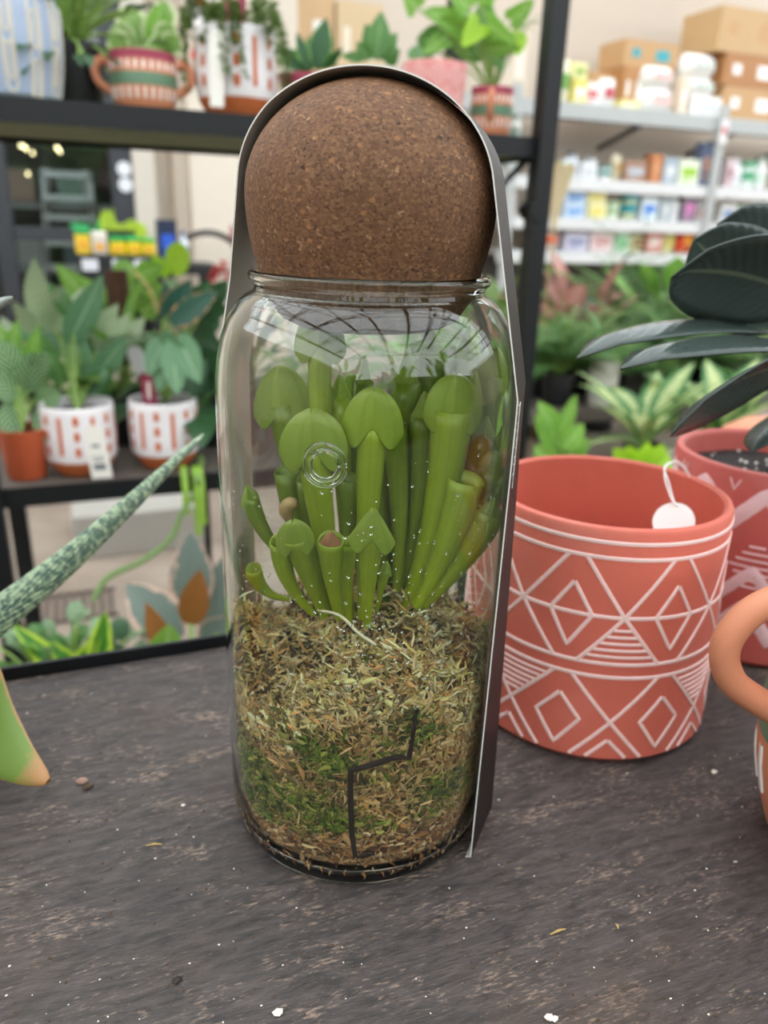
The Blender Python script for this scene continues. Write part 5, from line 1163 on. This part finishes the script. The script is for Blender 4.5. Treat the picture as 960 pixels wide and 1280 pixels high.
mb = MB(); pix_leaf(mb, (125, 300), (124, 272), dd_, dd_, .05, 'lance', off=off); pix_leaf(mb, (100, 298), (101, 276), dd_, dd_, .09, 'round', off=off); mb.build('foliage', leafmat('leaf_emerald', '1f9a4c', '38b060', 'plain', .4, trans=.3), lm_)
ds2 = thing('side_table', V((at(218, 330, Y=3.4).x, 3.5, 0)), 'dark side table carrying the blue pack, right of the display stand', 'table'); z2 = at(214, 330, Y=3.4).z
MB().box((0, 0, z2-.02), (.34, .26, .04)).build('tabletop', blackpot, ds2)
for s in (-1, 1):
    for q in (-1, 1): MB().box((s*.14, q*.1, (z2-.04)/2), (.03, .03, z2-.04)).build('leg', blackpot, ds2)
for (x0, x1, y0, kind, c1, c2, lab) in ((198, 222, 274, 'carton', '1f2c4a', '2f5fd0', 'navy and bright blue pack beside the yellow packs on the dark side table'), (224, 238, 288, 'bottle', 'dfe4ec', '5a7cb0', 'white bottle with blue cap beside the navy pack')):
    o = goods(kind, x0, x1, y0, 329, z2, c1, c2, lab, .1, 3.42); o['group'] = 'goods on the dark side table'
# hose hoop on the wall
hc = at(262, 342, Y=3.6); o = MB(); o.tube([(.17*math.cos(2*math.pi*k/40), 0, .17*math.sin(2*math.pi*k/40)) for k in range(40)], .013, 8, loop=True); o = o.build('wheel', M('dark_rubber', '3a3836', .6, .1)); o.parent = None
ct = thing('plant_trolley', V((hc.x, 3.6, 0)), 'small trolley with a thin dark wheel against the cream wall, left of the card band', 'trolley'); o.parent = ct; o.location = (0, 0, hc.z)
MB().tube([(0, 0, hc.z), (.3, 0, hc.z+.05), (.3, 0, .0)], .014, 8).tube([(0, 0, hc.z), (-.02, 0, 0)], .014, 8).build('frame', M('pale_tube', 'b9b6b4', .4, .05), ct)
o2 = MB().tube([(.10, -.02, hc.z+.16), (.16, -.02, hc.z+.16)], .05, 12).build('basket', M('pale_red', 'c87a78', .5, .05), ct)

# ------------------------------------------------------------------ low plants behind the bench, left
lowb = thing('low_bench', V((.2, .78, 0)), 'low dark bench behind the potting bench holding small plants', 'bench')
MB().box((0, 0, .32), (1.3, .44, .03)).build('board_top', board, lowb)
for s in (-.6, .6):
    for q in (-.18, .18): MB().box((s, q, .152), (.04, .04, .305)).build('leg', black_metal, lowb)
LZ = .335
def low(px, py, Y, name, label, specs=None, r=.045, h=.09, pm_=None, z=LZ, group=None):
    p = at(px, py, Y=Y); root = thing(name, V((p.x, Y, z)), label, 'plant', group); simple_pot(root, r, h, pm_ or blackpot)
    if specs: foliage(root, h*.86, specs)
    return root
dr = low(110, 830, .84, 'dracaena', 'lime edged strap leafed plant behind the bench edge at lower left'); off = V(dr.location)
leaves(dr, [((118, 858), (132, 762), .036, 'strap', 0, 0), ((105, 855), (62, 800), .03, 'strap', .1, 0), ((95, 858), (15, 776), .03, 'lance', .1, .02), ((80, 870), (40, 800), .028, 'strap', .3, .02), ((128, 860), (120, 790), .03, 'strap', .1, .02), ((85, 852), (128, 790), .03, 'lance', 0, 0)], 'drac', 1.02, stem=False, arch=.25)
tn = low(235, 800, .90, 'tineke_rubber_plant', 'cream and pink edged rubber plant behind the bench edge beside the jar'); off = V(tn.location)
leaves(tn, [((222, 800), (160, 728), .075, 'ovate', .2, 0), ((240, 760), (238, 664), .065, 'ovate', 0, .02), ((262, 790), (284, 690), .06, 'ovate', -.2, .04), ((258, 812), (292, 770), .06, 'ovate', -.2, 0)], 'tineke', 1.12, arch=.1)
leaves(tn, [((238, 780), (250, 712), .042, 'ovate', 0, -.02), ((208, 818), (182, 752), .03, 'lance', 0, -.03)], 'tin2', 1.10, arch=.1)
leaves(tn, [((205, 835), (212, 780), .05, 'ovate', 0, -.05), ((262, 835), (272, 790), .045, 'ovate', 0, -.05)], 'fresh', 1.06, arch=.1, stem=False)
pr1 = low(70, 790, 1.0, 'parsley_plant', 'curly fresh green plant at lower left behind the lime edged leaves', [(40, .09, .03, .024, (20, 88), .8, 'round', 'mid'), (30, .12, .03, .022, (30, 88), .8, 'round', 'sage')], .05, .10)
pr2 = low(150, 800, .98, 'mint_plant', 'low grey green plant between the lime edged leaves and the cream edged plant', [(40, .07, .03, .022, (10, 88), .8, 'round', 'sage'), (16, .10, .03, .024, (30, 88), .8, 'round', 'dark')], .05, .09)
# hanging stems under the rack
hs = thing('trailing_cactus', V((at(245, 606, Y=1.40).x, 1.42, ZL)), 'long green trailing stem hanging beneath the lower shelf', 'plant'); off = V(hs.location)
MB().tube(smoothpath([V((0, .02, .012)), at(252, 575, Y=1.40)-off, V((-.005, -.085, .0)), at(247, 612, Y=1.34)-off, at(228, 640, Y=1.33)-off, at(214, 672, Y=1.32)-off, at(180, 700, Y=1.30)-off, at(135, 722, Y=1.28)-off, at(116, 752, Y=1.26)-off], 6), .0052, 8).build('stem', M('cactus_green', '6c8a4c', .5, .2, 80, .2), hs)
for (xo, yb, cc) in ((0, 668, 'lime'), (-14, 640, 'lime'), (6, 655, 'lime')):
    MB().tube(smoothpath([at(246+xo, 606, Y=1.33)-off+V((0, .02, .03)), at(246+xo, 612, Y=1.335)-off, at(247+xo, 640, Y=1.335)-off, at(249+xo, yb, Y=1.335)-off], 5), .006, 8).build('stem', M('lime_stem', '8ab040', .5, .15, 60, .3), hs)
# concrete block and drain
cb = at(178, 690, Z=0); o = MB().box((0, .14, .075), (.42, .3, .15)).build('concrete_block', M('pale_concrete', 'a8a49c', .8, .1, 12, .2), bevel=.006); o.location = V((cb.x, cb.y, 0)); tag(o, 'pale concrete block lying on the floor beneath the rack', 'block')
gr = at(70, 762, Z=0); g_ = MB()
for k in range(13): g_.box((-.15+k*.025, 0, .004), (.010, .16, .008))
g_.box((0, .085, .004), (.33, .012, .008)).box((0, -.085, .004), (.33, .012, .008)); o = g_.build('drain_grate', M('rusty_iron', '5e5048', .7, .2), smooth=False); o.location = V((gr.x, gr.y, 0)); tag(o, 'slotted iron drain grate set in the concrete floor at lower left', 'grate')

# ------------------------------------------------------------------ planting at the right
bench2 = thing('display_bench', V((2.25, 2.72, 0)), 'low dark display bench crowded with potted plants in front of the shop shelves', 'bench')
MB().box((0, 0, .43), (2.1, .80, .04)).build('board_top', board, bench2)
for s in (-1, 1):
    for q in (-1, 1): MB().box((s*1.0, q*.35, .205), (.05, .05, .41)).build('leg', black_metal, bench2)
BZ = .45
def onb(px, Y, py=450, z=BZ): p = at(px, py, Y=Y); return V((p.x, Y, z))
wpt = thing('white_pot', onb(757, 2.42), 'plain white cylindrical pot on the display bench behind the rubber plant leaves', 'pot')
MB().lathe([(0, .001), (.048, .001), (.05, 0), (.052, .003), (.058, .165), (.058, .17), (.053, .17), (.052, .15), (0, .15)], 40).build('pot_body', M('matt_white', 'ece8e0', .5, .03), wpt)
foliage(wpt, .15, [(14, .06, .16, .03, (20, 80), .9, 'lance', 'mid')])
potted('pink_caladium', 'pink and dusky leafed plant on the display bench beside the black post', onb(705, 3.0), .07, .13, blackpot, [(16, .22, .16, .085, (25, 80), .7, 'ovate', 'pink'), (6, .2, .14, .06, (10, 60), .8, 'ovate', 'brown')])
potted('pink_caladium', 'second, paler pink leafed plant right of the first on the display bench', onb(738, 3.02), .06, .12, blackpot, [(13, .24, .15, .06, (30, 80), .8, 'lance', 'pink'), (8, .16, .14, .05, (10, 60), .8, 'lance', 'sage')])
def fern(loc, label, n=16, L=.42, key='mid', name='fern', pr=.06, el=(35, 85), leaflet=.055, drp=1.5):
    root = thing(name, loc, label, 'plant'); simple_pot(root, pr, .12, blackpot); mb = MB(); st = MB()
    for k in range(n):
        az = 2*math.pi*(k+rnd.random()*.6)/n; e = R_(rnd.uniform(*el)); d = V((math.cos(az)*math.cos(e), math.sin(az)*math.cos(e), math.sin(e))); p = V((0, 0, .1)); pts = [p]; side = d.cross(zz).normalized(); N = 14; LL = L*rnd.uniform(.7, 1.15)
        for i in range(N):
            p = p+d*LL/N; pts.append(p); d = (Matrix.Rotation(-drp/N*rnd.uniform(.6, 1.3), 3, side) @ d).normalized()
            if i > 1:
                q = leaflet*math.sin(math.pi*min(1, (i+1)/N*.9+.1))
                for s in (-1, 1): mb.leaf(p, side*s+d*.7, q, q*.16+.003, .4, 'lance', nu=3, nv=4)
        st.tube(pts, .0016, 5)
    mb.build('foliage', LM[key], root); st.build('stems', stemm, root); return root
fern(onb(790, 3.0), 'tall feathery palm on the display bench between shop shelves and variegated plant', 26, .70, 'mid', 'parlour_palm', el=(50, 88), leaflet=.13, drp=1.1)
fern(onb(770, 2.75), 'grey green feathery fern beside the tall palm', 18, .42, 'sage', 'fern', leaflet=.08)
fern(onb(700, 2.45), 'green arching fern at the left end of the display bench, beside the black post', 28, .36, 'mid', 'fern', leaflet=.08)
fern(onb(672, 2.62), 'dense green fern right behind the black post', 24, .34, 'mid', 'fern', leaflet=.08)
fern(onb(725, 2.62), 'deep green fern behind the white pot', 24, .36, 'olive', 'fern', leaflet=.10)
potted('broad_leaf_plant', 'fresh green broad leafed plant in the middle of the display bench', onb(815, 2.9), .07, .13, blackpot, [(12, .26, .17, .08, (35, 85), .7, 'ovate', 'fresh'), (8, .16, .15, .07, (10, 60), .8, 'ovate', 'mid')])
potted('dieffenbachia', 'cream centred broad leafed plant with upright leaves in front of the white pot', V((at(818, 520, Y=1.92).x, 1.95, .30)), .06, .13, blackpot, [(13, .05, .27, .085, (48, 85), .7, 'lance', 'cen'), (6, .02, .20, .07, (10, 45), .9, 'lance', 'cen')])
potted('dieffenbachia', 'cream centred plant rising between the two long rubber plant leaves and the planted pot', V((at(915, 520, Y=1.92).x, 1.95, .30)), .06, .13, blackpot, [(12, .05, .27, .10, (40, 85), .7, 'ovate', 'cen'), (6, .02, .20, .07, (10, 45), .9, 'lance', 'var')])
crate = thing('crate', V((at(866, 520, Y=1.92).x, 1.95, 0)), 'low dark crate under two cream centred plants behind the pink pots', 'crate'); MB().box((0, 0, .15), (.56, .3, .3)).build('crate_body', board, crate, bevel=.004); [MB().box((0, -.153, z), (.56, .006, .05)).build('slat', board, crate) for z in (.06, .15, .24)]
potted('dieffenbachia', 'cream centred broad leafed plant behind the rubber plant, at the right edge', onb(915, 2.45), .07, .14, blackpot, [(15, .06, .32, .10, (30, 85), .8, 'lance', 'cen'), (6, .2, .2, .09, (10, 70), .9, 'ovate', 'cen')])
potted('broad_leaf_plant', 'deep green leafed plant between the two cream centred plants', onb(868, 2.75), .07, .14, blackpot, [(16, .14, .20, .08, (15, 85), .8, 'ovate', 'mid'), (6, .2, .2, .09, (10, 70), .9, 'ovate', 'olive')])
potted('broad_leaf_plant', 'green leafed plant at the far right end of the display bench', onb(960, 2.8), .07, .14, blackpot, [(16, .14, .20, .08, (15, 85), .8, 'ovate', 'olive'), (8, .2, .2, .09, (30, 80), .9, 'ovate', 'var')])
for k, (px, Y, key, lab) in enumerate(((690, 3.55, 'mid', 'leafy plant on the floor behind the display bench, near the black post'), (760, 3.6, 'dark', 'dark leafy plant on the floor behind the pink plants'), (850, 3.55, 'olive', 'olive leafy plant on the floor behind the bench, below the red bag'), (930, 3.6, 'dark', 'dark leafy plant on the floor behind the bench at the right edge'), (620, 3.5, 'olive', 'olive leafy plant on the floor behind the card band'))):
    p = at(px, 400, Y=Y); potted('leafy_plant', lab, V((p.x, Y, 0)), .12, .25, blackpot, [(26, .38, .22, .08, (25, 86), .8, 'lance', key), (12, .2, .2, .08, (5, 60), .9, 'ovate', 'mid')])
# two lime seedlings behind the empty pot
lowc = thing('low_stand', V((1.12, 1.42, 0)), 'low dark stand behind the empty pink pot holding two lime green seedlings', 'stand')
MB().box((0, 0, .385), (.62, .16, .03)).build('board_top', board, lowc)
for s in (-.27, .27): MB().box((s, 0, .185), (.04, .12, .37)).build('leg', black_metal, lowc)
fern(onb(840, 2.42), 'spreading green fern at the front of the display bench, behind the cream centred plant', 30, .40, 'mid', 'fern', leaflet=.10)
fern(onb(900, 2.60), 'grey green spreading fern behind the right hand cream centred plant', 26, .40, 'sage', 'fern', leaflet=.10)
s1_ = thing('lime_seedling', V((at(700, 560, Y=1.42).x, 1.42, .40)), 'lime green upright seedling seen between card band and empty pot', 'plant'); simple_pot(s1_, .045, .08, blackpot)
leaves(s1_, [((697, 545), (674, 500), .045, 'ovate'), ((700, 540), (722, 494), .032, 'ovate'), ((700, 560), (670, 518), .05, 'ovate'), ((703, 560), (730, 530), .045, 'ovate'), ((700, 575), (690, 530), .05, 'ovate'), ((705, 575), (738, 550), .045, 'ovate'), ((690, 580), (668, 556), .045, 'ovate'), ((715, 585), (712, 530), .05, 'ovate')], 'fresh', 1.50)
s2_ = thing('lime_seedling', V((at(800, 580, Y=1.42).x, 1.42, .40)), 'lime green low seedling just above the rim of the empty pink pot', 'plant'); simple_pot(s2_, .045, .08, blackpot)
leaves(s2_, [((795, 590), (766, 560), .045, 'ovate'), ((800, 590), (812, 552), .04, 'ovate'), ((808, 590), (848, 566), .045, 'ovate'), ((800, 592), (832, 556), .045, 'ovate'), ((798, 590), (785, 556), .04, 'ovate'), ((815, 600), (850, 585), .04, 'ovate')], 'lime', 1.52)
# orange bowl behind the planted pot
bw = at(985, 556, Y=.62); stl = thing('stool', V((bw.x, .64, 0)), 'dark round stool behind the planted pot', 'stool'); sz_ = bw.z-.03
MB().tube([(0, 0, sz_-.03), (0, 0, sz_)], .11, 32).build('seat', board, stl)
for k in range(3): a_ = k*2.09; MB().tube([(.08*math.cos(a_), .08*math.sin(a_), sz_-.03), (.13*math.cos(a_), .13*math.sin(a_), 0)], .012, 8).build('leg', black_metal, stl)
bo = thing('clay_bowl', V((bw.x, .64, sz_)), 'plain orange terracotta bowl turned upside down behind the planted zigzag pot', 'bowl'); MB().lathe([(.070, 0), (.072, .005), (.068, .014), (.056, .038), (.036, .05), (.0, .053)], 40).build('bowl_body', clay, bo)
for (x_, y_, lab) in ((-1.4, -1.9, 'large leafy floor plant reflected in the jar shoulder, at its dark left side'), (.2, -2.2, 'large leafy floor plant behind the viewer, reflected in the middle of the jar shoulder'), (1.7, -1.9, 'large leafy floor plant reflected toward the right side of the jar shoulder')):
    potted('floor_plant', lab, V((x_, y_, 0)), .2, .4, blackpot, [(30, 1.0, .5, .2, (35, 88), .8, 'lance', 'mid'), (26, .7, .4, .16, (10, 70), .9, 'ovate', 'dark'), (10, 1.5, .4, .16, (55, 88), .9, 'ovate', 'fresh')])
# opposite side of the shop, behind the viewer: planting tables (seen only in reflections)
# ------------------------------------------------------------------ world, view
w = bpy.data.worlds.new('sky'); bpy.context.scene.world = w; w.use_nodes = True
bg = w.node_tree.nodes['Background']; bg.inputs[0].default_value = (.93, .97, 1, 1); bg.inputs[1].default_value = 3.5
sc = bpy.context.scene
sc.view_settings.view_transform = 'Standard'; sc.view_settings.look = 'None'; sc.view_settings.gamma = 1; sc.view_settings.exposure = 0.0
sc.view_settings.use_curve_mapping = False
cy = sc.cycles
cy.max_bounces = 14; cy.transmission_bounces = 12; cy.transparent_max_bounces = 16; cy.diffuse_bounces = 4; cy.glossy_bounces = 6
cy.use_denoising = True; cy.sample_clamp_indirect = 6; cy.caustics_refractive = True; cy.caustics_reflective = True; cy.blur_glossy = .3
